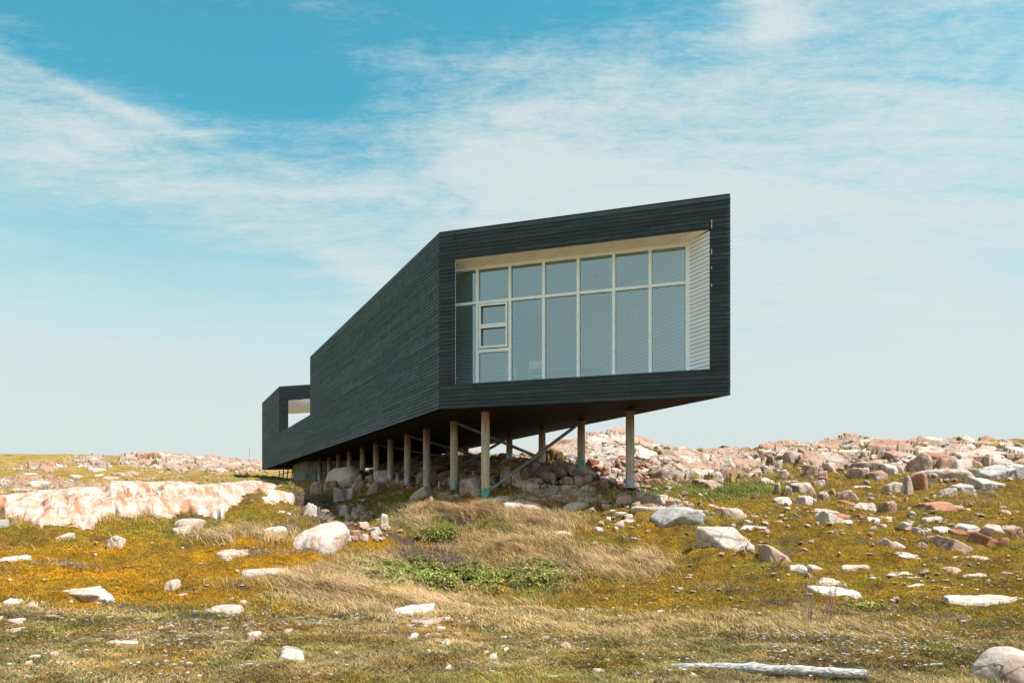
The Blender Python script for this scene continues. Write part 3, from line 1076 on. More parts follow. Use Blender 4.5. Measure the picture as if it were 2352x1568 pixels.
def bar_h(mb, u0, u1, z, w_, d_=fd, off=-0.003):
    mb.box(G0 + GD * u0 + Z * (z - w_ / 2) + GN * off, GD * (u1 - u0), -GN * d_, Z * w_)


bar_v(win, 0.045, gz0, gz1, 0.09)
bar_v(win, LG - 0.055, gz0, gz1, 0.11)
for u in MUL:
    bar_v(win, u, gz0, gz1, fw)
us = [0.09] + MUL + [LG - .11]
for i in range(7):
    a = us[i] + (fw / 2 if i else 0) + .001
    b_ = us[i + 1] - (fw / 2 if i < 6 else 0) - .001
    bar_h(win, a, b_, TR, 0.075)
    bar_h(win, a, b_, gz1 - 0.05, 0.10)
    bar_h(win, a, b_, gz0 + 0.03, 0.06)
a, b_ = MUL[0] + fw / 2 + .001, MUL[1] - fw / 2 - .001
bar_h(win, a, b_, 4.50, 0.10)
winp = win.build('front_window', M['white_paint'], studio)
cs = MB()
for (z0, z1) in ((4.57, 5.20), (5.20, 5.84)):
    for u in (a + .05, b_ - .05):
        bar_v(cs, u, z0 + .001, z1 - .001, 0.05, 0.06, 0.035)
    bar_h(cs, a + .075, b_ - .075, z0 + .03, 0.055, 0.055, 0.032)
    bar_h(cs, a + .075, b_ - .075, z1 - .03, 0.055, 0.055, 0.032)
cs.build('casement', M['white_paint'], winp)
gp = MB()
for i in range(7):
    x0, x1 = us[i] + .02, us[i + 1] - .02
    for (z0, z1) in ((gz0 + .02, TR - .02), (TR + .02, gz1 - .04)):
        gp.quad(G0 + GD * x0 - GN * .07 + Z * z0, G0 + GD * x1 - GN * .07 + Z * z0, G0 + GD * x1 - GN * .07 + Z * z1, G0 + GD * x0 - GN * .07 + Z * z1)
gp.build('glass', M['glass'], winp)

# the room behind
IN = 0.30
Rf0 = cross_line(G0 - GN * .15, 'L', IN)
Rf1 = cross_line(G0 - GN * .15, 'R', IN)
RB = 31.5
Rb0 = cross_line(onL(RB, IN), 'L', IN)
Rb1 = cross_line(Rb0, 'R', IN)
ZF, ZC = 3.41, 7.00
iw = MB()
NI = 34
for (A_, B_, N_) in ((Rf0, Rb0, -NL), (Rf1, Rb1, -NR), (Rb0, Rb1, NF)):
    for i in range(NI):
        z0, z1 = ZF + (ZC - ZF) * i / NI, ZF + (ZC - ZF) * (i + 1) / NI - 0.018
        s = 1 + random.uniform(-.03, .03)
        iw.add([A_ + Z * z0 + N_ * .012, B_ + Z * z0 + N_ * .012, B_ + Z * z1 + N_ * .004, A_ + Z * z1 + N_ * .004, A_ + Z * z0 - N_ * .01, B_ + Z * z0 - N_ * .01],
               [(0, 1, 2, 3), (4, 5, 1, 0)], (s, s, s))
    iw.box(A_ + Z * ZF - N_ * .002, B_ - A_, -N_ * .03, Z * (ZC - ZF), (0.08, 0.08, 0.08))
iw.build('inner_wall', M['inner_board'], studio)
ic = MB()
strips(ic, Rf0 + Z * ZC, Rf1 + Z * ZC, Rb0 + Z * ZC, Rb1 + Z * ZC, 46, 0.012, 0.02, Z, 0.03)
ic.prism([Rf0, Rf1, Rb1, Rb0], ZC + .022, ZC + .1, (0.15, 0.15, 0.15))
ic.build('inner_ceiling', M['inner_board'], studio)
# loft block, door opening and stair at the back of the room
lo = MB()
Rm0 = Rb0 - DL * 4.0
lo.box(Rm0 + Z * 5.25 - NL * .0 + DL * .0, DF * 2.6, DL * 3.9, Z * 0.22)
lo.box(Rm0 + Z * 3.42 + DF * 0.02, DF * 1.0, DL * 3.9, Z * 1.1)
lo.build('loft_shelf', M['white_paint'], studio)
dn = MB()
dn.box(Rb0 + DF * 2.2 + Z * 3.42 + NF * .015, DF * 1.0, NF * 0.02, Z * 2.1)
dn.build('inner_door', M['dark_room'], studio)

# furniture
tb = empty('work_table', (1.45, 22.6, ZF), 'dark topped long work table behind the big window', 'table')
mbt = MB()
tc0 = V3((1.55, 22.6, 0))
ang = DF
prp = V3((-DF.y, DF.x, 0))
mbt.box(tc0 - ang * 1.15 - prp * .42 + Z * 4.10, ang * 2.3, prp * .84, Z * .045)
mbt.build('table_top', M['table_dark'], tb)
for sx in (-1, 1):
    for sy in (-1, 1):
        lg = MB()
        lg.box(tc0 + ang * (sx * 1.05 - .03) + prp * (sy * .34 - .03) + Z * 3.405, ang * .06, prp * .06, Z * .695)
        lg.build('leg', M['table_dark'], tb)
tr_ = MB()
tr_.box(tc0 - ang * .45 - prp * .2 + Z * 4.146, ang * .75, prp * .3, Z * .055)
tag(tr_.build('paper_roll_box', M['white_paint']), 'flat white box lying on the dark work table behind the glass', 'box')


def chair(x, y, rot, label):
    e = empty('chair', (x, y, ZF), label, 'chair', 'pale chairs behind the big window')
    c_, s_ = math.cos(rot), math.sin(rot)
    U = V3((c_, s_, 0))
    W_ = V3((-s_, c_, 0))
    O = V3((x, y, 0))
    q = MB()
    q.box(O - U * .21 - W_ * .2 + Z * 3.84, U * .42, W_ * .4, Z * .03)
    q.build('seat', M['white_paint'], e)
    q = MB()
    q.box(O - U * .2 + W_ * .18 + Z * 4.08, U * .4, W_ * .02, Z * .22)
    q.build('backrest', M['white_paint'], e)
    for sx in (-1, 1):
        for sy in (-1, 1):
            q = MB()
            top = 4.28 if sy > 0 else 3.84
            q.tube([O + U * sx * .19 + W_ * sy * .185 + Z * 3.405, O + U * sx * .19 + W_ * sy * .185 + Z * top], .014, 8)
            q.build('leg', M['white_paint'], e)


chair(0.02, 22.7, 0.4, 'pale chair behind the glass between the flue and the table')
chair(0.75, 21.9, 2.9, 'pale chair tucked against the near left corner of the dark table')
st = empty('stove', (0.38, 27.0, ZF), 'stove with tall dark flue pipe reaching the ceiling behind the glass', 'stove')
q = MB()
q.tube([(0.38, 27.0, 4.1), (0.38, 27.0, ZC - .05)], .11, 20)
q.build('flue_pipe', M['flue_black'], st, True, True)
q = MB()
q.tube([(0.38, 27.0, ZC - .14), (0.38, 27.0, ZC - .09), (0.38, 27, ZC - .004)], [.11, .22, .28], 24)
q.build('ceiling_collar', M['flue_black'], st, True, True)
q = MB()
q.cbox((0.38, 27.0, 3.41 + .35), .6, .5, .7)
q.build('stove_body', M['flue_black'], st)
q = MB()
q.cbox((0.12, 23.4, 3.41 + .27), .42, .36, .54)
tag(q.build('storage_box', M['white_paint']), 'white box on the floor just left of the flue behind the glass', 'box')
# track lights
for i, (px_, py_, Y_) in enumerate([(1381, 607, 23.2), (1368, 634, 22.2), (1063, 664, 24.0), (1271, 688, 25.5)]):
    X_ = (px_ - CX) / F * Y_
    z_ = (HY - py_) / F * Y_
    e = empty('spotlight', (X_, Y_, ZC), ['upper spotlight of the pair seen through the fifth window bay', 'lower spotlight of the pair seen through the fifth window bay',
              'small spotlight seen through the narrow left window bay', 'spotlight seen through the fourth lower pane near its top'][i], 'spotlight', 'small ceiling spotlights')
    q = MB()
    q.tube([(X_, Y_, min(ZC, z_ + .5)), (X_, Y_, z_)], .012, 8)
    q.build('stem', M['lamp_grey'], e)
    q = MB()
    q.tube([(X_ - .06, Y_, z_ + .03), (X_ + .07, Y_ - .05, z_ - .05)], [.035, .055], 14)
    q.build('lamp_head', M['table_dark'], e, True, True)

# lamp on the terrace wall corner and small vent on the roof edge
lm = MB()
lp = NA + DF * .1 - NF * .03 + Z * 7.13
lm.tube([lp, lp - NF * .16], .085, 18)
lm.tube([lp - NF * .16, lp - NF * .30], [.085, .07], 18)
tag(lm.build('wall_lamp', M['lamp_grey'], None, True, True), 'small grey round lamp on the far corner of the long dark wall', 'wall lamp')
q = MB()
vp = onL(28.0) - NL * .25
q.tube([vp + Z * (ZT0 + .04), vp + Z * (ZT0 + .12)], .03, 10)
q.build('roof_vent', M['black_steel'], studio)

# ---- columns
SLM = []


def column(px, ytop, ybase, side, sleeve='steel', pedestal=0.0, depth=None, rough_base=False):
    k = (px - CX) / F
    if side == 'L':
        m_, c_ = 0.474, None
        a = onL(21.9, 1.12)
    else:
        m_ = 0.455
        a = onR(20.7, 1.05)
    cc = a.x + m_ * a.y
    Y_ = depth if depth else cc / (m_ + k)
    X_ = cc - m_ * Y_
    zb = (HY - ybase) / F * Y_
    g = float(h(X_, Y_))
    zb = max(zb, g + .03) if pedestal else g + .01
    r = 0.122
    c_ = MB()
    zs = zb + 0.24
    c_.tube([(X_, Y_, zs), (X_, Y_, (zs + ZB0) / 2), (X_, Y_, ZB0 - .10)], [r, r * .99, r * .97], 28)
    o = c_.build('column', M['timber'], studio, True, True)
    s_ = MB()
    s_.tube([(X_, Y_, zb + .016), (X_, Y_, zs + .05)], r * .93 if False else r * 1.03, 24)
    s_.tube([(X_ - .17, Y_ - .02, zb + .13), (X_ - .10, Y_ - .02, zb + .13)], .03, 10)
    s_.build('steel_sleeve', M[sleeve + '_steel' if sleeve == 'teal' else 'steel'], o, True, True)
    p_ = MB()
    p_.cbox((X_, Y_, zb + .006), .42, .42, .018)
    p_.build('base_plate', M['steel'], o)
    t_ = MB()
    t_.tube([(X_, Y_, ZB0 - .101), (X_, Y_, ZB0 - .001)], r * .62, 16)
    t_.cbox((X_, Y_, ZB0 - .106), .30, .30, .012)
    t_.build('top_bracket', M['black_steel'], o)
    if pedestal:
        f_ = MB()
        w_ = .25
        zlow = g - .3
        pts0 = [(X_ - w_ * 1.15, Y_ - w_ * 1.15), (X_ + w_ * 1.15, Y_ - w_ * 1.15), (X_ + w_ * 1.15, Y_ + w_ * 1.15), (X_ - w_ * 1.15, Y_ + w_ * 1.15)]
        pts1 = [(X_ - w_, Y_ - w_), (X_ + w_, Y_ - w_), (X_ + w_, Y_ + w_), (X_ - w_, Y_ + w_)]
        f_.add([(p[0], p[1], zlow) for p in pts0] + [(p[0], p[1], zb - .004) for p in pts1],
               [(3, 2, 1, 0), (4, 5, 6, 7), (0, 1, 5, 4), (1, 2, 6, 5), (2, 3, 7, 6), (3, 0, 4, 7)])
        f_.build('concrete_footing', M['concrete'], o)
    return V3((X_, Y_, zb)), V3((X_, Y_, ZB0 - .12))


CL_, CR_ = {}, {}
for i, (px_, yb, sv, ped) in enumerate([(1115, 1135, 'teal', 0), (1043, 1116, 'steel', 0), (980, 1106, 'steel', 0), (936, 1085, 'steel', 0), (897, 1083, 'steel', 0),
                                        (864, 1083, 'steel', 0), (833, 1063, 'steel', 0), (803, 1068, 'steel', 0), (778, 1074, 'steel', 0), (757, 1080, 'steel', 0), (735, 1092, 'steel', 0)]):
    CL_[i + 1] = column(px_, 0, yb, 'L', sv, ped)
for i, (px_, yb, sv, ped) in enumerate([(1447, 1127, 'steel', 0), (1335, 1078, 'teal', 1), (1245, 1065, 'steel', 1), (1170, 1057, 'steel', 0), (1118, 1052, 'steel', 0), (1070, 1050, 'steel', 0), (1030, 1050, 'steel', 0)]):
    CR_[i + 1] = column(px_, 0, yb, 'R', sv, ped)
for (a, b_) in ((CL_[1][0] + Z * .14, CR_[2][1]), (CL_[2][1], CR_[3][0] + Z * .18), (CL_[3][0] + Z * .12, CR_[4][1]), (CL_[4][1], CR_[5][0] + Z * .15),
                (CL_[5][0] + Z * .1, CR_[6][1]), (CL_[6][1], CR_[7][0] + Z * .1)):
    q = MB()
    dd = (b_ - a).normalized()
    q.tube([a + dd * .15, a + dd * .35, b_ - dd * .35, b_ - dd * .15], [.028, .052, .052, .028], 16)
    q.build('brace', M['brace_steel'], studio, True, True)

# abutment, deck slab, railing at the back end
q = MB()
C0 = V3((-12.6, 45, 0))
q.box(C0 + Z * 1.0, DL * 4.2, DF * 4.0, Z * (ZB0 - 1.0 - .004))
q.build('concrete_abutment', M['concrete'], studio)
dk = MB()
D0 = onL(49.0, .9)
dk.box(D0 + Z * 1.75, DL * 6.5, DF * 2.2, Z * .16)
tag(dk.build('concrete_walk', M['concrete']), kind='structure')
rl = empty('railing', (D0.x, D0.y, 1.91), 'dark slanted railing under the far left end of the studio', 'railing')
for i in range(4):
    p = D0 + DL * (0.3 + i * 1.95) + DF * .1 + Z * 1.91
    q = MB()
    q.box(p, DL * .10, DF * .08, Z * .84 + DF * .12)
    q.build('post', M['black_steel'], rl)
q = MB()
q.box(D0 + DL * .2 + DF * .17 + Z * 2.38, DL * 6.1, DF * .05, Z * .05)
q.build('rail', M['black_steel'], rl)
# thin mast on the far ridge
q = MB()
Ym = 105
Xm = (573 - CX) / F * Ym
q.tube([(Xm, Ym, float(h(Xm, Ym)) - .3), (Xm, Ym, (HY - 1028) / F * Ym)], .035, 6)
tag(q.build('mast', M['lamp_grey']), 'thin bare mast standing on the far left ridge by the building', 'mast')

# ------------------------------------------------------------------ rocks
_ico = {}


def ico(level):
    if level not in _ico:
        bm = bmesh.new()
        bmesh.ops.create_icosphere(bm, subdivisions=level, radius=1.0)
        v = np.array([p.co[:] for p in bm.verts])
        f = np.array([[q.index for q in p.verts] for p in bm.faces])
        bm.free()
        _ico[level] = (v / np.linalg.norm(v, axis=1)[:, None], f)
    return _ico[level]


def rock_shape(style, level, seed):
    r = np.random.default_rng(seed)
    D, Fc = ico(level)
    if style == 'dome':
        npl, p, rough = 9, 5, 0.05
    elif style == 'boulder':
        npl, p, rough = 9, 36, 0.035
    elif style == 'slab':
        npl, p, rough = 9, 14, 0.085
    else:
        npl, p, rough = 8, 90, 0.022
    ns = r.normal(size=(npl, 3))
    ns /= np.linalg.norm(ns, axis=1)[:, None]
    hs = r.uniform(0.72, 1.0, npl)
    extra = []
    if style == 'block':
        a = r.uniform(-.35, .35)
        for k in range(4):
            th = a + k * math.pi / 2 + r.uniform(-.18, .18)
            extra.append(((math.cos(th), math.sin(th), r.uniform(-.15, .28)), r.uniform(.68, .82)))
        extra.append(((r.uniform(-.25, .25), r.uniform(-.3, .1), 1), r.uniform(.7, .8)))
    elif style == 'slab':
        extra.append(((r.uniform(-.18, .18), r.uniform(-.3, 0), 1), .55))
    elif style == 'wedge':
        extra += [((-.75, -.25, .35), .62), ((.45, -.2, .8), .62), ((0, -1, .15), .7), ((.9, .3, .1), .85)]
    elif style == 'wedgel':
        extra += [((.75, -.25, .35), .62), ((-.45, -.2, .8), .62), ((0, -1, .15), .7)]
    elif style == 'tall':
        extra += [((1, 0, .28), .62), ((-1, -.1, .22), .62), ((.1, -1, .15), .7), ((.2, 0, 1), .95)]
    elif style == 'dome':
        extra.append(((0, 0, 1), .80))
    for n_, h_ in extra:
        n_ = np.array(n_, float)
        ns = np.vstack([ns, n_ / np.linalg.norm(n_)])
        hs = np.append(hs, h_)
    ns = np.vstack([ns, np.eye(3), -np.eye(3)])
    hs = np.append(hs, np.ones(6))
    dot = np.maximum(D @ ns.T / hs[None], 0)
    rad = (dot ** p).sum(1) ** (-1.0 / p)
    V = D * rad[:, None]
    o = r.uniform(0, 50, 3)
    n = fbm(V[:, 0] * 1.8 + o[0], V[:, 1] * 1.8 + o[1], V[:, 2] * 1.8 + o[2], seed=seed % 97, oct=4)
    n2 = fbm(V[:, 0] * 6 + o[0], V[:, 1] * 6 + o[1], V[:, 2] * 6 + o[2], seed=seed % 89 + 3, oct=3)
    V = V * (1 + rough * 1.9 * n + rough * .65 * n2)[:, None]
    if style == 'slab':
        th = np.arctan2(V[:, 1], V[:, 0])
        wob = 1 + .13 * np.sin(2 * th + o[0]) + .10 * np.sin(3 * th + o[1]) + .06 * np.sin(5 * th + o[2])
        V[:, 0] *= wob
        V[:, 1] *= wob
    # one or two sharp fracture steps
    if style in ('block', 'wedge', 'tall', 'boulder', 'slab') and level >= 3:
        for _ in range(3):
            q_ = r.normal(size=3)
            q_[2] *= .5
            q_ /= np.linalg.norm(q_)
            s_ = V @ q_ - r.uniform(.0, .35) + .05 * n
            V = V * (1 - r.uniform(.03, .11) * (1 / (1 + np.exp(-s_ * 40))))[:, None]
            V = V * (1 - .05 * np.exp(-(s_ / .03) ** 2))[:, None]
    V = V / np.abs(V).max(0)[None]
    return V, Fc


def make_rock(name, loc, half, rot, style, mat, level, seed):
    V, Fc = rock_shape(style, level, seed)
    V = V * np.array(half)[None]
    me = np_mesh(name, V, [Fc], level > 3)
    me.materials.append(mat)
    o = bpy.data.objects.new(name, me)
    COL.objects.link(o)
    o.location = loc
    o.rotation_euler = rot
    return o


ROCKS = []      # (px0, py0, px1, py1, style, mat, label)
S_ = 0.2441
OFFS = {'A1': (0, 976.1), 'A2': (574.2, 976.1), 'A3': (1148.4, 976.1), 'A4': (1777.7, 976.1),
        'B1': (0, 1263.2), 'B2': (574.2, 1263.2), 'B3': (1148.4, 1263.2), 'B4': (1777.7, 1263.2)}
STY = {'d': 'dome', 'b': 'block', 's': 'slab', 'w': 'wedge', 'v': 'wedgel', 't': 'tall', 'o': 'boulder'}


def R(win_, txt):
    for line in txt.strip().split(';'):
        line = line.strip()
        if not line:
            continue
        part = line.split('|')
        nums = [float(x) for x in part[0].split()[:4]]
        sty, mt = part[0].split()[4:6]
        lab = part[1].strip() if len(part) > 1 else None
        if win_ != 'W':
            ox, oy = OFFS[win_]
            nums = [ox + nums[0] * S_, oy + nums[1] * S_, ox + nums[2] * S_, oy + nums[3] * S_]
        ROCKS.append((*nums, STY[sty], mt, lab))


R('A1', '''540 1010 690 1085 o w | round white boulder half sunk below the long smooth outcrop;
1035 1010 1165 1158 t p | pointed upright pink stone with a vertical crack in left heath;
1430 820 1660 898 d w | low pale hump at the foot of the long outcrop, left of orange cracks; 1640 872 1890 985 d w | curved pale rock just below the right half of the long outcrop;
1655 942 1785 1050 o w | pale knob below the curved rock in the left grass; 1868 905 1950 970 s w | small white sliver right of the curved pale rock;
-20 880 70 985 o g | pale stone below the rust brown left end of the outcrop;
280 505 500 585 d w; 640 468 755 505 d w; 0 495 120 548 s w; 120 525 240 590 s w; 200 580 430 632 s w; 580 530 680 565 s w; 430 590 620 625 s w; 0 610 62 650 d w;
975 475 1080 515 d w; 1240 515 1320 553 b p; 1300 490 1440 520 s w; 1750 508 1880 550 s p; 890 450 960 480 s w; 130 380 240 430 s w; 240 435 350 468 s w; 1100 415 1300 480 s p; 840 375 1010 435 s w''')
R('A2', '''570 500 692 648 b p | square faced brown boulder at the left end of the shaded rock pile;
690 482 832 618 b p | tall cracked block between the square faced boulder and the column dome;
705 362 1118 575 d p | large cracked dome under the studio that carries a column;
985 458 1082 560 o p; 1080 440 1180 525 b p; 1180 422 1362 545 o p; 1008 513 1117 597 o p; 1110 493 1278 640 b p; 998 595 1097 660 w p; 890 583 1002 698 o p; 812 588 942 715 o g; 958 550 1018 595 o g;
1350 433 1450 562 w p; 1432 453 1557 558 w p; 1345 593 1467 655 s p | small flat pink slab lying alone in shaded grass under the studio;
1508 533 1752 685 v p | large pointed boulder at the foot of the third column; 1618 568 1902 730 s p | long tilted pink slab at the foot of the second column;
1788 598 2002 705 s p | layered dark pink slab right of the long tilted slab; 1755 515 1818 602 w p; 1978 488 2185 645 o p; 2080 588 2172 672 o p; 1563 425 1650 552 b p; 1690 385 1905 505 s p;
1958 458 2072 525 o p; 2080 423 2162 503 o p; 1985 475 2080 548 o p;
843 743 942 868 t p; 925 748 1052 885 w p; 893 818 962 905 o p; 1048 813 1117 862 o p; 1030 848 1095 905 o p; 1078 848 1152 922 o p; 1028 903 1090 965 o p;
1078 938 1232 1032 b g | pale grey angular stone at the lower end of the dark gully; 1213 828 1312 968 t p | upright pale pink stone on the right bank of the gully; 1248 940 1332 1005 b p;
528 858 990 1078 d w | rear lobe of white dome rock on the left ridge's right end; 452 908 902 1212 d w | largest white smooth dome rock, on the right end of left ridge;
140 933 350 1038 d w | low white rock left of the largest white dome; 500 725 622 855 o w; 263 785 332 832 s w; 335 818 386 852 d w''')
R('W', '''1100 1126 1180 1158 s w | long pale slab lying at the foot of the teal footed front column;
487 1245 586 1284 s w | white flat rock with ragged lower edge in orange heath; 538 1297 657 1328 d w | low white dome in orange heath below the largest white dome;
1601 1208 1722 1264 o w | largest white boulder, flat topped, in heath right of centre; 1736 1246 1816 1294 w p | brown sided stone with slanting pale top, right of the largest boulder;
1693 1208 1758 1219 s w; 1707 1188 1735 1201 s w; 1830 1025 1870 1045 b p; 1735 1060 1775 1090 b p; 1738 1095 1772 1112 o p; 1722 1178 1745 1190 s w''')
R('A3', '''88 513 292 603 d p | rounded shaded pink rock behind the front brace's foot; 262 498 378 548 d p; 198 540 367 632 o w; 290 558 502 630 s w; 330 595 452 640 s w; 498 563 567 625 b w; 578 550 667 620 o p; 663 543 737 595 b r;
760 548 842 630 b w; 838 565 872 642 t p; 865 570 908 612 o p; 478 610 602 655 d w; 633 608 772 690 b w; 768 620 832 692 b w; 443 650 585 722 b w; 413 640 472 675 o g; 702 608 762 652 o w;
8 655 392 818 s w | broad flat pale outcrop patched with moss, in front of the columns; 548 690 837 808 d w | low dome broken by many cracks, in front of the columns;
925 695 1047 738 s w; 963 733 1077 788 o w; 1073 658 1237 748 o w; 1125 626 1192 658 o w; 1273 640 1390 700 o w; 1300 690 1392 742 b w; 1303 618 1442 665 s w; 1433 650 1582 745 o p; 1548 693 1682 775 o p;
1223 755 1512 818 d w | long low pale rock below the tallest right column; 1030 780 1092 812 s w;
1475 768 1865 948 o g | big grey rounded boulder in the heath right of centre; 1833 800 1937 885 b g; 2040 765 2180 830 o w; 2078 768 2322 888 d w | twin domed pale boulder right of the big grey boulder;
1928 720 2027 778 s w; 1743 738 1832 778 o p; 1698 708 1762 742 o w; 1640 700 1700 735 o w; 1900 790 1960 840 b g; 1960 810 2020 850 b g;
1078 800 1197 855 d w; 1168 835 1257 885 o w; 1048 888 1172 973 o w; 1150 865 1302 920 s w; 983 855 1042 915 o w; 883 938 1002 1008 s w; 498 945 702 1052 s p | curved pink slab alone in heath below the cracked low dome;
1218 1040 1352 1083 s w; 1278 918 1347 952 s w; 2110 910 2212 955 s w;
523 362 642 490 b p | square shouldered brown block between the two inner right columns; 408 430 527 528 o p; 363 385 452 505 b p; 0 300 72 405 o p; 20 375 112 585 b p; 100 380 192 570 b p; 190 395 292 520 b p; 0 400 45 560 b p;
690 463 782 555 o p; 718 513 757 562 b p; 780 465 830 520 b p; 590 480 690 545 o p; 640 370 720 470 o p;
795 95 1112 215 d p | pale rounded summit of the rock hill behind the right columns; 468 135 735 262 d p; 500 250 732 345 o p; 430 260 540 335 o p; 1000 260 1190 352 b p; 800 235 1010 330 s p; 860 180 1190 260 s p; 1120 160 1190 200 b p;
1333 383 1432 472 b p; 1368 400 1537 525 b p; 1098 428 1192 495 b p; 1073 350 1142 425 o p; 923 388 1042 460 o p; 848 368 937 450 o p; 1088 480 1157 530 o w; 1260 545 1312 600 b w; 1000 485 1090 540 o p; 1005 440 1080 490 b p;
1728 293 1842 368 b r | rust brown split block high on the slope behind the right columns; 1735 305 2055 530 s p; 1785 440 2095 595 s p; 1640 380 1760 440 s p; 1280 270 1380 330 o p; 1410 330 1510 390 b p; 1560 520 1610 575 b p; 1450 470 1560 520 b p;
2100 300 2210 460 b w; 2190 350 2290 500 b p; 2250 330 2352 480 b p''')
R('A4', '''1263 258 1447 445 o p; 1378 228 1662 408 b r | biggest split boulder on the right ridge, with a rust brown face; 1335 388 1742 515 d p | long low rock in front of the biggest split boulder;
1658 320 1832 445 o w; 1923 248 2072 380 b p; 1798 290 1922 390 o p; 1938 363 2202 505 o g; 2108 325 2380 505 b g | large grey slab at the right edge on the ridge; 1798 400 1937 475 o g; 1833 458 2112 605 b w; 1668 540 1857 645 b w; 1538 578 1672 672 o p;
1028 530 1197 658 o p | left rock of the split pinkish group in the right heath; 1195 475 1302 655 t p | narrow middle rock of the split pinkish group in the right heath; 1283 448 1442 618 o r | brown right rock of the split pinkish group in the right heath;
1430 540 1468 590 o w; 723 400 862 505 o p; 848 388 1077 510 b p; 728 318 1042 425 d p; 1038 363 1167 470 o w; 1140 370 1217 448 b w; 773 233 902 315 o w; 1048 228 1212 335 b p; 895 290 1065 365 s w;
498 140 885 235 b p | flat topped ledge on the skyline of the right ridge; 888 145 1012 210 b p; 328 210 402 275 o w; 378 165 542 262 b w; 88 215 240 365 b p; 230 200 330 320 b p; 1100 160 1280 230 b p; 1370 195 1520 260 b p; 1510 165 1570 210 b p; 1560 205 1670 245 b w;
428 275 552 355 o p; 458 343 582 445 o w; 273 370 407 495 o p; 373 420 477 500 o p; 303 310 367 380 o w; 33 420 117 500 o w; 0 310 67 415 b w; 60 478 202 545 s p; 150 490 362 640 b p; 75 510 170 675 b p; 0 490 62 650 b p;
368 500 467 570 o p; 733 543 887 595 s w; 398 588 522 725 b p; 518 593 582 660 o p; 598 608 762 690 o p; 598 673 762 745 s r; 223 655 347 745 o w; 343 675 407 740 o p; 3 673 157 760 o w; 198 633 322 680 s w; 163 698 217 738 b p;
683 693 990 800 s w; 973 713 1103 825 o p | smooth brown rounded boulder at the end of a pale slab, right heath; 338 760 572 855 s w; 308 768 652 928 w w | long white wedge of rock pointing left in the right heath; 508 820 747 912 b r | rust coloured slab resting against the long white wedge; 548 865 802 938 s w;
758 825 827 895 b r; 878 863 997 918 o w; 1003 833 1137 895 s w; 1233 878 1332 928 s w; 1323 698 1702 810 b r | long flat rust red block standing alone in the right heath; 1683 738 1787 783 d w; 1758 768 1827 803 d w;
1383 830 1592 908 s w; 1143 905 1302 985 o w; 898 938 987 988 v p; 983 928 1072 970 d w; 1328 953 1432 1040 b w; 1408 948 1467 1013 b w; 1480 918 1702 1015 s w; 1698 903 1978 1040 b w; 1963 910 2172 1065 b w; 2173 913 2322 1080 b p | leaning pink block at the right end of the pale cracked ledge;
1458 1003 1832 1185 w p | big triangular brown slab in the right heath; 1665 973 1802 1038 o r | rust brown cap stone on top of the big triangular slab; 1873 993 2112 1155 w r | brown peaked rock right of the big triangular slab; 2068 1053 2167 1142 o r;
963 1028 1137 1138 w w; 1078 1118 1277 1180 w w; 1368 1098 1452 1180 v p; 888 1048 932 1098 o p; 2113 743 2217 778 s w; 1978 763 2047 798 d w; 2138 778 2222 823 d w; 2228 785 2292 812 s w; 0 878 72 922 s w; 548 983 587 1022 o w; 608 968 657 995 s w;
2000 150 2080 200 b p; 2140 150 2200 215 b p; 2260 160 2340 215 b p; 2030 230 2150 300 b w; 2120 250 2230 330 b p; 2210 255 2360 335 s p; 1800 195 2000 280 b p; 1640 240 1760 310 b p''')
R('B4', '''1133 10 1427 92 s w; 1738 10 2062 88 s w; 598 108 947 193 s w | shallow white rock with dark underside in the right heath; 1018 183 1392 258 s w; 893 228 1002 272 s w; 1563 158 1752 240 d p | smooth salmon pink rock in the right heath; 1778 205 2022 248 s w;
1408 225 1452 268 w p; 373 233 642 348 s w; 393 333 792 490 s w | broad white slab with a notch in the lower right heath; 308 205 362 273 o p | small pinkish stone below the two part pale block; 123 125 300 212 b w | left half of the two part pale block in the right heath; 296 130 462 205 b w | right half of the two part pale block in the right heath;
1248 298 1407 348 s w; 1743 305 1812 343 s w; 2128 200 2187 243 o p; 2078 245 2162 278 s p; 1998 265 2037 303 b g; 1893 355 1952 383 s w; 1638 380 2400 530 s w | long low pale rock at the right edge above the turf; 1930 930 2700 1400 d p | big smooth boulder cut by the lower right corner; 2268 165 2380 203 s w;
413 1055 472 1092 s w; 720 1092 802 1132 s p; 1425 1128 1470 1152 s w''')
R('B3', '''558 855 670 952 b w | single angular stone in the turf right of centre; 0 888 102 968 w p; -10 790 72 848 b p; 143 935 217 975 o w; 858 1105 987 1168 b p; 1335 745 1397 792 w p; 1628 880 1682 918 o p; 425 1152 592 1215 s w; 940 1165 1010 1200 s w; 1800 1155 1870 1215 o w; 650 1080 700 1100 s w''')
R('B2', '''1350 488 1732 635 b w | big flat white stone beside tan grass left of centre; 1503 603 1832 722 s p | brownish stone just below the big flat white stone; 1808 623 1877 673 o w | small round white stone right of the brownish stone; 1748 715 1852 763 o w;
1473 765 1607 843 w w; 1598 780 1722 825 s p; 1728 770 1847 825 s p; 1773 825 1922 918 v w; 928 730 1017 768 s w; 308 735 397 798 o p; -25 770 112 848 o w; 208 918 520 1053 w p | brown and white wedge shaped stone in the near left turf; 1333 725 1422 752 s p; 2193 950 2262 993 o w; 2218 970 2360 1043 v w;
1813 1080 1927 1143 b w; 2133 1123 2360 1175 s g | flat grey white slab on the bottom edge near the centre; 538 1138 702 1205 d w; 0 665 72 698 s p; 1333 960 1442 993 s w; 430 1080 560 1115 s p''')
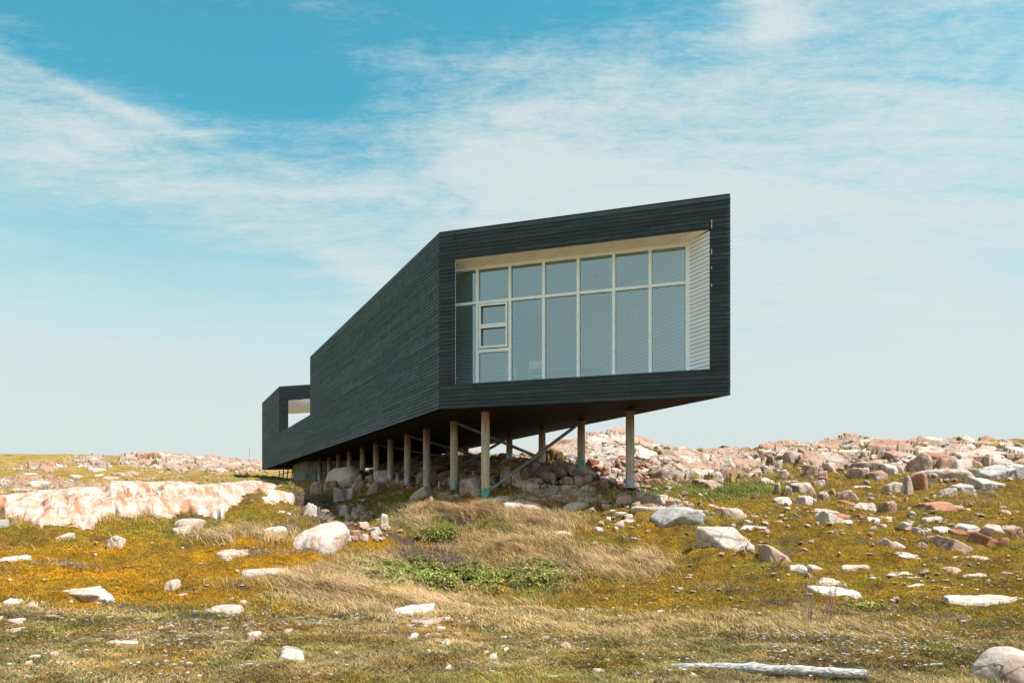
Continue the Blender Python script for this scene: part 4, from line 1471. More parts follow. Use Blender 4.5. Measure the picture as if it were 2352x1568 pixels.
R('B1', '''-10 20 367 98 s w; 878 155 1002 192 s w; 363 325 1147 468 s w | longest white rock lying in the orange heath at left; -20 418 247 522 s w; 188 485 357 548 v p; 418 585 622 637 s w; -20 613 282 692 s w; 18 713 212 788 s w;
1558 278 1672 395 t p | small upright stone with a vertical split in orange heath; 1658 400 1772 438 s w; 1503 568 1572 603 s w; 1118 653 1187 690 s w; 2253 440 2352 503 s p; 1998 493 2282 605 d w | white rounded stone where heath meets turf at left; 1473 713 1542 753 w w; 1833 688 1907 718 s w; 2073 715 2182 753 s w; 2268 693 2322 735 o p;
1873 848 1952 883 s w; 898 843 1292 912 s w | long thin white stone in the near left turf; 63 818 232 868 s p; 353 863 472 912 s w; 303 975 392 1033 o w; 38 1118 212 1163 s w; 725 788 792 818 s w; 150 1163 425 1215 s w; 240 600 415 625 s p''')

REG = [
    ('in the far left grass field', 0, 1050, 420, 1140), ('beyond the long outcrop at left', 0, 1050, 640, 1112), ('on the left ridge by the gully', 560, 1112, 700, 1210),
    ('in the shaded pile under the studio', 700, 1060, 910, 1155), ('under the studio behind the left columns', 910, 1060, 1110, 1160), ('in the dark gully below the studio', 760, 1150, 930, 1235),
    ('in the shade beneath the right columns', 1110, 1050, 1340, 1118), ('in the pale group before the columns', 1110, 1100, 1400, 1158), ('on the rock hill behind the columns', 1240, 990, 1440, 1065),
    ('in the rubble behind the tallest column', 1340, 1060, 1540, 1140), ('on the slope right of the rubble', 1440, 1020, 1760, 1125), ('in the cluster below the tallest column', 1360, 1120, 1600, 1175),
    ('in the heath left of the grey boulder', 1370, 1158, 1540, 1250), ('near the grey and white boulders', 1540, 1120, 1777, 1300),
    ('on the upper right ridge', 1778, 990, 2010, 1040), ('at the far end of the right ridge', 2010, 990, 2400, 1060), ('on the middle of the right ridge', 1778, 1030, 1935, 1112), ('in the right ridge blocks', 1935, 1040, 2150, 1112),
    ('along the right edge of the ridge', 2150, 1040, 2400, 1160), ('in the row below the right ridge', 1777, 1110, 1980, 1162), ('around the long white wedge', 1777, 1140, 2060, 1212), ('right of the rust red block', 2060, 1120, 2400, 1195),
    ('in the pale ledge at far right', 2080, 1190, 2400, 1270), ('in the heath above the pale slabs', 1777, 1195, 2150, 1275), ('among pale slabs in the right heath', 1777, 1260, 2100, 1390), ('in the lower right heath', 2100, 1260, 2400, 1400),
    ('at the left edge of the orange heath', 0, 1260, 150, 1400), ('in the orange heath', 150, 1260, 600, 1420), ('in the turf at the left edge', 0, 1395, 160, 1600), ('in the left turf', 160, 1400, 560, 1600),
    ('in the turf left of centre', 560, 1400, 900, 1600), ('below the big flat white stone', 900, 1400, 1148, 1500), ('near the bottom edge at centre', 900, 1480, 1400, 1600), ('in the turf right of centre', 1148, 1400, 1700, 1600), ('in the turf around the log', 1400, 1400, 2400, 1600),
]
ORD = ['leftmost', 'second', 'third', 'fourth', 'fifth', 'sixth', 'seventh', 'eighth', 'ninth', 'tenth', 'eleventh', 'twelfth', 'thirteenth', 'fourteenth', 'fifteenth', 'sixteenth', 'seventeenth', 'eighteenth']
regs = {}
for i, r in enumerate(ROCKS):
    if r[6]:
        continue
    mx_, my_ = (r[0] + r[2]) / 2, (r[1] + r[3]) / 2
    k = None
    for rg in REG:
        if rg[1] <= mx_ < rg[3] and rg[2] <= my_ < rg[4]:
            k = rg[0]
            break
    regs.setdefault(k or 'in the open heath', []).append((mx_, i))
LABEL = {}
WCOL = {'w': 'white', 'p': 'pink', 'r': 'rust brown', 'g': 'grey'}
WSTY = {'dome': 'domed rock', 'block': 'angular block', 'slab': 'flat rock', 'wedge': 'wedge shaped rock', 'wedgel': 'pointed rock', 'tall': 'upright rock', 'boulder': 'rounded rock'}
for k, lst in regs.items():
    lst.sort()
    kinds = {}
    for x_, i in lst:
        r = ROCKS[i]
        kinds.setdefault((r[5], r[4]), []).append(i)
    for (mt, sty), ii in kinds.items():
        for n_, i in enumerate(ii):
            base = '%s %s %s' % (WCOL[mt], WSTY[sty], k)
            if len(ii) == 1:
                LABEL[i] = 'the only ' + base
            elif n_ == 0:
                LABEL[i] = 'leftmost ' + base
            elif n_ == len(ii) - 1:
                LABEL[i] = 'rightmost ' + base
            else:
                LABEL[i] = base + ', %s from the left' % ORD[n_]

occupied = []
# the terrain ray-cast should not be fooled by small bumps: work out every rock first
for i, (x0, y0, x1, y1, sty, mt, lab) in enumerate(ROCKS):
    pxc = (x0 + x1) / 2
    seed = 1000 + i * 7
    far_field = (y1 < 1120 and x0 < 560)
    Yf = cast(pxc, min(y1, 1700), 26 if far_field else 4.5)
    if x1 < 700 and far_field is False and y1 < 1130:
        pass
    wpx = x1 - x0
    wd = wpx / F * Yf
    Yb = cast(pxc, y0 + 0.40 * (y1 - y0), Yf)
    dep = min(max(Yb - Yf, 0.5 * wd), (1.5 if sty in ('slab', 'dome') else 1.0) * wd + .15)
    Yc = Yf + dep * 0.5
    wd = wpx / F * (Yf + dep * 0.35)
    X_ = (pxc - CX) / F * Yc
    zg = float(h(X_, Yc))
    ztop = (HY - y0) / F * (Yc + (0.15 * dep if sty == 'slab' else 0.0))
    hh = max(ztop - zg, 0.14 * wd if sty in ('slab', 'dome') else 0.34 * wd, 0.03)
    hh = min(hh, 1.5 * wd)
    zf = float(h(X_, Yf))
    top = max(ztop, zg + (0.12 if sty in ('slab', 'dome') else .3) * wd)
    zmid = min(zg, zf) - .02 if sty != 'tall' else zg + .1 * (top - zg)
    zlow = 2 * zmid - top
    half = (wd * 0.53, dep * 0.56, (top - zlow) / 2)
    lv = 6 if wpx > 200 else (5 if wpx > 60 else (4 if wpx > 16 else 3))
    rot = (0, 0, random.uniform(-.22, .22) if sty not in ('tall', 'wedge', 'wedgel') else random.uniform(-.06, .06))
    o = make_rock('rock', (X_, Yc, (top + zlow) / 2), half, rot, sty, M['rock_' + mt], lv, seed)
    tag(o, lab or LABEL[i], 'rock', 'granite rocks scattered over the heath')
    occupied.append((X_, Yc, wd * .46, dep * .46))
OCC = np.array(occupied)

# ---- the long smooth outcrop on the left
basep = np.array([(-90, 1185), (0, 1183), (24, 1196), (68, 1203), (93, 1213), (151, 1214), (195, 1221), (224, 1214), (221, 1195), (242, 1190), (271, 1187), (312, 1191), (325, 1177), (349, 1186), (390, 1193), (420, 1177), (447, 1183),
                  (476, 1188), (512, 1197), (520, 1176), (532, 1167), (545, 1160), (560, 1157), (590, 1155), (614, 1166), (645, 1160), (672, 1160), (688, 1146), (693, 1140)], float)
crestp = np.array([(-90, 1150), (0, 1142), (61, 1136), (171, 1126), (240, 1121), (256, 1107.5), (330, 1111.5), (415, 1115), (464, 1117.5), (525, 1112.5), (561, 1109), (574, 1110), (618, 1117.5), (660, 1122.5), (682, 1127.5), (693, 1138)], float)
NU, NV = 760, 170
pu = np.linspace(-90, 693, NU)
bpy_ = np.interp(pu, basep[:, 0], basep[:, 1])
cpy_ = np.interp(pu, crestp[:, 0], crestp[:, 1])
yb = np.array([cast(pu[i], bpy_[i]) for i in range(NU)])
yb = np.minimum(yb, 24.5)


def smooth1(a, w):
    k_ = np.hanning(w)
    k_ /= k_.sum()
    return np.convolve(np.pad(a, w // 2, 'edge'), k_, 'valid')[:len(a)]


yd = smooth1(yb, 19)                       # the ragged lower edge
ys_b = smooth1(yb, 201)                    # the plane of the slab itself
ycr = np.interp(pu, [-90, 250, 693], [23.5, 25.5, 27.0])
ycr = np.maximum(ycr, yd + 1.2)
zs_b = smooth1((HY - bpy_) / F * yb, 201)
zc_ = (HY - cpy_) / F * ycr
y_0 = np.minimum(ys_b, yd) - .7
vv = np.linspace(0, 1, NV)
Vg = np.zeros((NV, NU, 3))
VC = 0.80
for j, v_ in enumerate(vv):
    if v_ <= VC:
        Yg = y_0 + (ycr - y_0) * (v_ / VC)
        s_ = (Yg - ys_b) / (ycr - ys_b)
        prof = np.where(s_ > 0, 0.35 * s_ + 0.65 * np.sin(np.clip(s_, 0, 1) * math.pi / 2), s_)
        zz = zs_b + (zc_ - zs_b) * prof
    else:
        s_ = (v_ - VC) / (1 - VC)
        Yg = ycr + 4.0 * s_
        ze = h((pu - CX) / F * Yg, Yg) - .5
        zz = zc_ + (np.minimum(ze, zc_ - .3) - zc_) * s_ ** 1.7
    Xg = (pu - CX) / F * Yg
    edge_ = Yg - (yd + .25 * fbm(Xg * 1.8, Yg * 0 + 3, seed=183, oct=4))
    ht = h(Xg, Yg)
    zz = zz + .07 - .7 / (1 + np.exp(edge_ * 5.5 + .8))
    Vg[j, :, 0], Vg[j, :, 1], Vg[j, :, 2] = Xg, Yg, zz
# whaleback lobes running down the slope to the right, with stepped fractures
q_ = Vg[..., 0] * 0.86 + Vg[..., 1] * 0.5
r_ = -Vg[..., 0] * 0.5 + Vg[..., 1] * 0.86
env = np.sin(np.clip(vv / VC, 0, 1) * math.pi)[:, None] ** 1.1 * np.where(vv > VC, 0, 1)[:, None]
n_a = fbm(q_ * 1.15, r_ * 0.14, seed=61, oct=2)
n_b = fbm(q_ * 2.3 + 5, r_ * 0.45, seed=63, oct=3)
bulge = np.abs(n_a) ** 0.55
small = np.abs(n_b) ** 0.6
fr_ = fbm(q_ * 0.55 + 9, r_ * 0.7, seed=69, oct=2)
fr2 = fbm(q_ * 1.2 + 3, r_ * 1.3, seed=71, oct=2)
stepm = 1 / (1 + np.exp(-(fr_ - .05) * 90)) + .5 / (1 + np.exp(-(fr2 - .1) * 70))
Vg[..., 2] += env * (0.30 * bulge + 0.10 * small + 0.02 * fbm(q_ * 7, r_ * 4, seed=77, oct=3) - 0.13 * stepm - .02)
e_ = np.exp(-((pu - 693) / 12) ** 2)
Vg[..., 2] -= (e_ * .5)[None]
idx = np.arange(NU * NV).reshape(NV, NU)
quads = np.stack([idx[:-1, :-1], idx[:-1, 1:], idx[1:, 1:], idx[1:, :-1]], -1).reshape(-1, 4)
me = np_mesh('granite_outcrop', Vg.reshape(-1, 3), [quads], True)
tag(link('granite_outcrop', me, M['rock_o']), 'long smooth white and orange granite outcrop crossing the left side', 'outcrop')

# ---- fractured bedrock ledges of the hills: jointed blocks with open cracks
def joints(x, y, scale, seed, ang=0.5, stretch=2.0):
    c_, s_ = math.cos(ang), math.sin(ang)
    wx = .30 * fbm(x / scale * .9, y / scale * .9, seed=seed + 1, oct=2)
    wy = .30 * fbm(x / scale * .9 + 7, y / scale * .9, seed=seed + 2, oct=2)
    u = (x * c_ + y * s_) / (scale * stretch) + wx
    v = (-x * s_ + y * c_) / scale + wy
    iu, iv = np.floor(u), np.floor(v)
    z0 = np.zeros_like(u)
    f1 = np.full(u.shape, 9.0)
    f2 = np.full(u.shape, 9.0)
    cu_, cv2, hid = z0.copy(), z0.copy(), z0.copy()
    for a in (-1, 0, 1):
        for b_ in (-1, 0, 1):
            gu = iu + a + .15 + .7 * hash2(iu + a, iv + b_, z0, seed)
            gv = iv + b_ + .15 + .7 * hash2(iu + a, iv + b_, z0, seed + 5)
            d_ = np.maximum(np.abs(u - gu), np.abs(v - gv)) * .6 + .4 * np.hypot(u - gu, v - gv)
            closer = d_ < f1
            f2 = np.where(closer, f1, np.minimum(f2, d_))
            hid = np.where(closer, hash2(iu + a, iv + b_, z0, seed + 9), hid)
            cu_ = np.where(closer, gu, cu_)
            cv2 = np.where(closer, gv, cv2)
            f1 = np.where(closer, d_, f1)
    e = f2 - f1
    t1 = (hash2(np.floor(cu_ * 97), np.floor(cv2 * 89), z0, seed + 3) - .5)
    t2 = (hash2(np.floor(cu_ * 83), np.floor(cv2 * 79), z0, seed + 4) - .2)
    return hid, (u - cu_) * t1 + (v - cv2) * t2, e


def ledge(name, label, px0, px1, Y0, Y1, masks, big, mat, seed, npx=3.0, nrow=260, amp=1.0, thr=0.55):
    pus = np.arange(px0, px1, npx)
    ys_ = np.exp(np.linspace(math.log(Y0), math.log(Y1), nrow))
    P_, Q_ = np.meshgrid(pus, ys_)
    x = (P_ - CX) / F * Q_
    y = Q_.copy()
    zt = h(x, y)
    pp = CX + F * x / y + 14 * fbm(x * .5, y * .5, seed=seed + 40, oct=3)
    qq = HY - F * zt / y + 5 * fbm(x * .5, y * .5, seed=seed + 41, oct=3)
    mk = np.zeros_like(x)
    for (a, b_, ra, rb, s_) in masks:
        mk = mk + s_ * np.exp(-((pp - a) / ra) ** 2 - ((qq - b_) / rb) ** 2)
    mk = mk + .45 * fbm(x / big * .5, y / big * .5, seed=seed + 42, oct=4)
    edge = np.minimum(np.minimum(P_ - px0, px1 - P_) / 25, np.minimum(Q_ - Y0, Y1 - Q_) / (.05 * Y0))
    mk = mk - np.clip(1 - edge, 0, 1) * 2
    h1, t_1, e1 = joints(x, y, big, seed, .35, 1.7)
    h2, t_2, e2 = joints(x, y, big * .42, seed + 20, -.5, 1.5)
    h3, t_3, e3 = joints(x, y, big * .19, seed + 30, .2, 1.3)
    rise = np.clip((mk - thr) * 1.6, -1.4, .10)
    z = rise * .5 * big
    z = z + amp * big * (.24 * (h1 - .45) + .40 * t_1 + .07 * (1 - np.exp(-e1 * 30)) - .12 * np.exp(-(e1 / .05) ** 2))
    z = z + amp * big * (.09 * (h2 - .5) + .16 * t_2 + .03 * (1 - np.exp(-e2 * 30)) - .06 * np.exp(-(e2 / .06) ** 2))
    z = z + amp * big * (.012 * (h3 - .5) + .02 * t_3 - .012 * np.exp(-(e3 / .08) ** 2))
    Cc = np.stack([np.clip((mk - thr) * 2.5 + .75, 0, 1) * (1 - .98 * np.exp(-(e1 / .10) ** 2)) * (1 - .85 * np.exp(-(e2 / .09) ** 2)), .62 + .50 * h2, (h1 * .6 + h2 * .4)], -1).reshape(-1, 3)
    z = z + .02 * big * fbm(x / big * 5, y / big * 5, seed=seed + 60, oct=4)
    z = zt + z - .10 * big
    V = np.stack([x, y, z], -1).reshape(-1, 3)
    # leave out what lies deep under the turf
    nr, nc = x.shape
    vis = (z > zt - .35 * big)
    idx = np.arange(nr * nc).reshape(nr, nc)
    q = np.stack([idx[:-1, :-1], idx[:-1, 1:], idx[1:, 1:], idx[1:, :-1]], -1).reshape(-1, 4)
    q = q[vis.reshape(-1)[q].any(1)]
    used = np.unique(q)
    rm = np.full(nr * nc, -1)
    rm[used] = np.arange(len(used))
    me = np_mesh(name, V[used], [rm[q]], False, Cc[used])
    tag(link(name, me, M['ledge_p']), label, 'bedrock ledge', 'fractured bedrock ledges')


ledge('bedrock_ledge', 'fractured pink bedrock hill rising behind the right columns', 1180, 1640, 26, 62,
      [(1350, 1030, 85, 30, 1.5), (1450, 1045, 80, 20, 1.3), (1290, 1060, 60, 16, .7)], 2.3, M['rock_p'], 300, 2.0, 300)
ledge('bedrock_ledge', 'broken pink bedrock slope right of the tallest column', 1470, 1800, 24.5, 60,
      [(1560, 1070, 110, 30, 1.3), (1680, 1065, 90, 28, 1.6), (1620, 1048, 120, 10, 1.0), (1755, 1045, 60, 22, 1.2)], 1.9, M['rock_p'], 400, 2.0, 300)
ledge('bedrock_ledge', 'long jointed bedrock crest of the right ridge', 1760, 2480, 24, 58,
      [(1830, 1035, 90, 26, 1.3), (1960, 1022, 110, 15, 1.3), (2090, 1030, 80, 14, 1.0), (2200, 1035, 120, 20, 1.1), (2340, 1055, 110, 26, 1.2), (1900, 1068, 60, 16, .9), (2030, 1070, 70, 18, .8), (2150, 1070, 80, 16, 1.0)], 1.9, M['rock_p'], 500, 2.2, 300)
ledge('bedrock_ledge', 'shaded bedrock step under the studio behind the columns', 900, 1330, 23, 42,
      [(1120, 1080, 110, 30, 1.3), (1230, 1085, 80, 26, 1.1), (1010, 1075, 80, 22, .9)], 1.15, M['rock_p'], 600, 2.2, 240)
ledge('bedrock_ledge', 'pale broken bedrock hill on the far left skyline', 255, 640, 55, 135,
      [(395, 1058, 105, 15, 1.6), (480, 1068, 80, 12, 1.2), (580, 1072, 60, 9, 1.3), (330, 1062, 60, 8, 1.0)], 2.6, M['rock_w'], 700, 1.5, 240)
ledge('bedrock_ledge', 'small pale bedrock patch on the far left slope', 40, 280, 50, 130,
      [(195, 1060, 55, 9, 1.4), (100, 1074, 50, 6, 1.1), (235, 1070, 30, 5, 1.0)], 2.6, M['rock_w'], 800, 1.5, 200)
ledge('bedrock_ledge', 'low pale bedrock strip in the grass beyond the long outcrop', -40, 330, 30, 54,
      [(60, 1112, 90, 12, 1.2), (180, 1122, 90, 8, 1.2), (110, 1100, 30, 5, .9)], 1.2, M['rock_w'], 900, 2.0, 160)
ledge('bedrock_ledge', 'cracked pale bedrock in front of the columns', 1120, 1420, 18.2, 23.5,
      [(1290, 1130, 70, 14, 1.2), (1200, 1148, 50, 9, 1.1), (1330, 1150, 60, 9, 1.1)], .55, M['rock_w'], 950, 2.0, 160, .8)
ledge('bedrock_ledge', 'cracked pale bedrock in the heath below the tallest column', 1370, 1620, 17.5, 23,
      [(1450, 1142, 60, 9, 1.1), (1530, 1150, 60, 12, 1.1), (1490, 1166, 60, 6, 1.0)], .5, M['rock_w'], 970, 2.0, 140, .8)

# ---- rubble: the largest loose blocks one by one, the small ones as one mass
SCAT = [  # pixel boxes: x0,y0,x1,y1,count,wmin,wmax, material mix, kind
    (1260, 1012, 1440, 1075, 50, 10, 30, 'ppw', 'hill'), (1340, 1060, 1560, 1122, 330, 5, 26, 'pppr', 'rub'), (1440, 1050, 1740, 1105, 160, 6, 26, 'pppw', 'rub'),
    (1560, 1040, 1800, 1062, 40, 7, 18, 'ppw', 'slope'), (1700, 1040, 2000, 1100, 90, 7, 24, 'ppw', 'ridge'), (1900, 1020, 2352, 1065, 110, 7, 24, 'ppwg', 'ridge'),
    (2000, 1050, 2352, 1110, 70, 7, 20, 'pwg', 'ridge'), (1130, 1060, 1340, 1112, 170, 6, 26, 'ppp', 'under'), (930, 1060, 1130, 1125, 130, 6, 26, 'ppp', 'under'), (740, 1085, 930, 1120, 70, 6, 18, 'ppg', 'under'),
    (1180, 1108, 1400, 1152, 120, 6, 18, 'wwp', 'pale'), (1370, 1125, 1640, 1172, 120, 5, 15, 'wwp', 'pale'), (1640, 1140, 2000, 1190, 60, 4, 12, 'wp', 'pale'), (1777, 1110, 2352, 1200, 110, 4, 14, 'wp', 'pale'),
    (290, 1042, 520, 1085, 130, 5, 15, 'wp', 'left'), (130, 1052, 250, 1075, 60, 4, 12, 'wp', 'left'), (480, 1062, 640, 1090, 90, 5, 13, 'wp', 'left'), (20, 1070, 110, 1085, 30, 4, 10, 'w', 'left'), (250, 1080, 520, 1112, 70, 3, 9, 'wp', 'left'), (0, 1095, 180, 1130, 60, 5, 12, 'wp', 'left'),
    (760, 1150, 900, 1240, 60, 6, 26, 'ppp', 'pale'),
    (1350, 1170, 2352, 1400, 420, 3, 16, 'wwwwp', 'heath'), (0, 1220, 800, 1400, 150, 2, 11, 'w', 'heath'), (0, 1400, 2352, 1568, 420, 3, 15, 'wwpg', 'turf'), (850, 1400, 1400, 1568, 110, 4, 17, 'wwpg', 'turf'), (0, 1400, 450, 1568, 70, 4, 19, 'wwwp', 'turf'),
]
GL = {'hill': 'broken pink block on the rocky hill behind the right columns', 'rub': 'loose pink block in the rubble slope behind the right columns', 'slope': 'pink block on the low skyline behind the tallest column',
      'ridge': 'weathered block among the jumbled rocks of the right ridge', 'under': 'shaded rubble block on the ground under the studio', 'pale': 'small pale stone in the broken ground before the columns',
      'left': 'pale block on the far rocky hill at left'}
cand = []
for (x0, y0, x1, y1, n_, wa, wb, mm, key) in SCAT:
    for _ in range(n_):
        px_ = random.triangular(x0 - 20, x1 + 20, (x0 + x1) / 2) if key in ('left', 'hill', 'pale') else random.uniform(x0, x1)
        py_ = random.uniform(y0, y1)
        w_ = wa + (wb - wa) * random.random() ** 2.2
        cand.append((w_, px_, py_, random.choice(mm), key))
cand.sort(reverse=True)
n_single = max(0, 292 - len(ROCKS))
stuff = {'w': [], 'p': [], 'g': [], 'r': []}
ns_ = 0
protos = {}
for (w_, px_, py_, mt, key) in cand:
    Y_ = cast(px_, py_, 40 if key == 'left' else 4.5)
    if Y_ > 190:
        continue
    if key == 'turf' and Y_ > 30:
        continue
    X_ = (px_ - CX) / F * Y_
    wd = w_ / F * Y_
    z_ = float(h(X_, Y_))
    sty = random.choice(['block', 'block', 'boulder', 'slab'] if key not in ('turf', 'heath') else ['slab', 'slab', 'boulder'])
    hf = (wd * .55, wd * random.uniform(.35, .6), wd * (random.uniform(.28, .5) if sty != 'slab' else .22))
    rot = (random.uniform(-.4, .4), random.uniform(-.4, .4), random.uniform(0, 6.28)) if key not in ('turf', 'heath') else (0, 0, random.uniform(0, 6.28))
    if ns_ < n_single and key in GL and key != 'left':
        o = make_rock('rock', (X_, Y_, z_ + hf[2] * .35), hf, rot, sty, M['rock_' + mt], 3, 9000 + ns_)
        tag(o, GL[key], 'rock', 'loose blocks: ' + GL[key])
        ns_ += 1
    else:
        lv = 2 if w_ < 9 else 3
        kk = (sty, lv, random.randrange(7))
        if kk not in protos:
            protos[kk] = rock_shape(sty, lv, hash(kk[2]) * 13 + 5 + lv)
        V, Fc = protos[kk]
        E = np.array(Matrix.Rotation(rot[2], 3, 'Z') @ Matrix.Rotation(rot[1], 3, 'Y') @ Matrix.Rotation(rot[0], 3, 'X'))
        V = (V * np.array(hf)) @ E.T + np.array((X_, Y_, z_ + hf[2] * (.35 if key not in ('turf', 'heath') else .75)))
        stuff[mt].append((V, Fc))
for mt, lst in stuff.items():
    if not lst:
        continue
    vs, fs, b0 = [], [], 0
    for V, Fc in lst:
        vs.append(V)
        fs.append(Fc + b0)
        b0 += len(V)
    me = np_mesh('rubble', np.concatenate(vs), [np.concatenate(fs)], False)
    tag(link('rubble', me, M['rock_' + mt]), {'w': 'small white stones and rubble strewn over heath and far hill', 'p': 'small pink stones and rubble strewn over slopes and heath',
        'g': 'small grey stones strewn over ridge and turf', 'r': 'small rust brown rubble on the slope behind the columns'}[mt], 'rubble', None, 'stuff')


# ------------------------------------------------------------------ plants
def sample(n, y0, y1, margin=1.16, px_range=None):
    """points with density falling with distance"""
    Y_ = np.exp(rng.uniform(math.log(y0), math.log(y1), n))
    if px_range is None:
        k = rng.uniform(-0.72, 0.72, n) * margin
    else:
        k = (rng.uniform(px_range[0], px_range[1], n) - CX) / F
    X_ = k * Y_
    return X_, Y_


def off_rocks(X_, Y_, shrink=0.76):
    keep = np.ones(len(X_), bool)
    for (a, b_, ra, rb) in OCC:
        keep &= ((X_ - a) / (ra * shrink)) ** 2 + ((Y_ - b_) / (rb * shrink)) ** 2 > 1
    # keep plants off the smooth outcrop
    px = CX + F * X_ / Y_
    b0 = np.interp(px, pu, y_0)
    b1 = np.interp(px, pu, ycr)
    v_ = np.where(Y_ < b1, (Y_ - b0) / (b1 - b0) * VC, VC + (Y_ - b1) / 4.0 * (1 - VC))
    inside = (px < 692) & (px > -88) & (v_ > 0) & (v_ < 1)
    jj = np.clip((v_ * (NV - 1)).astype(int), 0, NV - 1)
    ii = np.clip(((px - pu[0]) / (pu[1] - pu[0])).astype(int), 0, NU - 1)
    keep &= ~(inside & (Vg[jj, ii, 2] > h(X_, Y_) + .02))
    return keep


def pick(X_, Y_):
    Z_ = h(X_, Y_)
    W_ = zones(X_, Y_, Z_) ** 4
    C_ = np.cumsum(W_ / W_.sum(0), 0)
    return Z_, (rng.random(len(X_))[None] > C_).sum(0).clip(0, 7)


def tufts(name, X_, Y_, Z_, length, width, lean, col, nseg, label, cat, wind=(-0.45, 0.1)):
    """blades: a base pair, a bent middle pair and a tip"""
    n = len(X_)
    th = rng.uniform(0, 2 * math.pi, n)
    ux, uy = np.cos(th), np.sin(th)
    gust = 1 + 1.5 * fbm(X_ * 1.4, Y_ * 1.4, seed=171, oct=3)
    lx = rng.normal(0, .55, n) * lean + wind[0] * lean * gust
    ly = rng.normal(0, .55, n) * lean + (wind[1] + .5 * fbm(X_ * 1.1, Y_ * 1.1, seed=173, oct=2) * (wind[0] != 0)) * lean
    base = np.stack([X_, Y_, Z_ - .01], 1)
    side = np.stack([ux, uy, np.zeros(n)], 1) * (width / 2)[:, None]
    mid = base + np.stack([lx * .35, ly * .35, np.ones(n)], 1) * (length * .55)[:, None]
    tip = base + np.stack([lx * 1.15, ly * 1.15, np.full(n, .92)], 1) * length[:, None]
    V = np.empty((n, 5, 3))
    V[:, 0] = base - side
    V[:, 1] = base + side
    V[:, 2] = mid + side * .75
    V[:, 3] = mid - side * .75
    V[:, 4] = tip
    b0 = (np.arange(n) * 5)[:, None]
    q = b0 + np.array([[0, 1, 2, 3]])
    t3 = b0 + np.array([[3, 2, 4]])
    C = np.repeat(col[:, None, :], 5, 1)
    me = np_mesh(name, V.reshape(-1, 3), [q, t3], False, C.reshape(-1, 3))
    return tag(link(name, me, M['leaf']), label, cat, None, 'stuff')


def jitter(c, n, s=0.25):
    f = 1 + rng.normal(0, s, n)
    g = 1 + rng.normal(0, s * .35, (n, 3))
    return np.clip(c * 0.97 * f.clip(.35, 1.9)[:, None] * g, 0.003, .85)


# heath: little upright sprigs of needle leaves
def sprigs(name, X_, Y_, Z_, size, col, label, cat):
    n = len(X_)
    off = rng.normal(0, 1, (n, 3))
    off /= np.linalg.norm(off, axis=1)[:, None]
    off[:, 2] = np.abs(off[:, 2]) + .35
    off /= np.linalg.norm(off, axis=1)[:, None]
    b_ = np.cross(off, rng.normal(0, 1, (n, 3)))
    b_ /= np.linalg.norm(b_, axis=1)[:, None]
    P = np.stack([X_, Y_, Z_], 1)
    V = np.empty((n, 4, 3))
    V[:, 0] = P
    V[:, 1] = P + off * (size * .5)[:, None] + b_ * (size * .20)[:, None]
    V[:, 2] = P + off * size[:, None]
    V[:, 3] = P + off * (size * .5)[:, None] - b_ * (size * .20)[:, None]
    q = (np.arange(n) * 4)[:, None] + np.array([[0, 1, 2, 3]])
    C = np.repeat(col[:, None, :], 4, 1)
    me = np_mesh(name, V.reshape(-1, 3), [q], False, C.reshape(-1, 3))
    return tag(link(name, me, M['leaf']), label, cat, None, 'stuff')


N1 = 1850000
X_, Y_ = sample(N1, 5.6, 42)
kp = off_rocks(X_, Y_)
X_, Y_ = X_[kp], Y_[kp]
Z_, k = pick(X_, Y_)
# heath classes
hsel = (k <= 1)
xh, yh, zh, kh = X_[hsel], Y_[hsel], Z_[hsel], k[hsel]
cl = rng.random(len(xh)) < np.clip(.88 + 1.6 * fbm(xh * 4.2, yh * 5.5, seed=161, oct=3), .10, 1)
xh, yh, zh, kh = xh[cl], yh[cl], zh[cl], kh[cl]
n = len(xh)
gn = fbm(xh * 2.2, yh * 2.2, seed=111, oct=3)
gn2 = fbm(xh * 7, yh * 7, seed=113, oct=2)
palO = np.array([[0.57, 0.30, 0.010], [0.50, 0.235, 0.012], [0.44, 0.22, 0.014]])
palH = np.array([[0.42, 0.27, 0.026], [0.50, 0.27, 0.014], [0.26, 0.185, 0.032]])
ii = np.clip(((gn + .35) / .7 * 3).astype(int), 0, 2)
jj = np.clip(((gn2 + .5) * 3).astype(int), 0, 2)
sel_i = np.where(rng.random(n) < .6, ii, jj)
ch = np.where((kh == 0)[:, None], palO[sel_i], palH[sel_i])
ch = heath_tint(xh, yh, ch, np.where(kh == 0, .45, 1.0))
ch = jitter(ch, n, .10) * (1 + .55 * fbm(xh * 3.1, yh * 4.0, seed=155, oct=3) + .5 * fbm(xh * .8, yh * 1.4, seed=157, oct=3)).clip(.3, 2)[:, None]
sz = (0.010 + 0.00100 * yh) * rng.uniform(.7, 1.5, n)
zoff = np.abs(fbm(xh * 4.5, yh * 4.5, seed=121, oct=2)) * .16 * rng.random(n)
sprigs('heath', xh, yh, zh + zoff - .01, sz, ch, 'orange and olive crowberry heath mats covering the ground', 'heath')

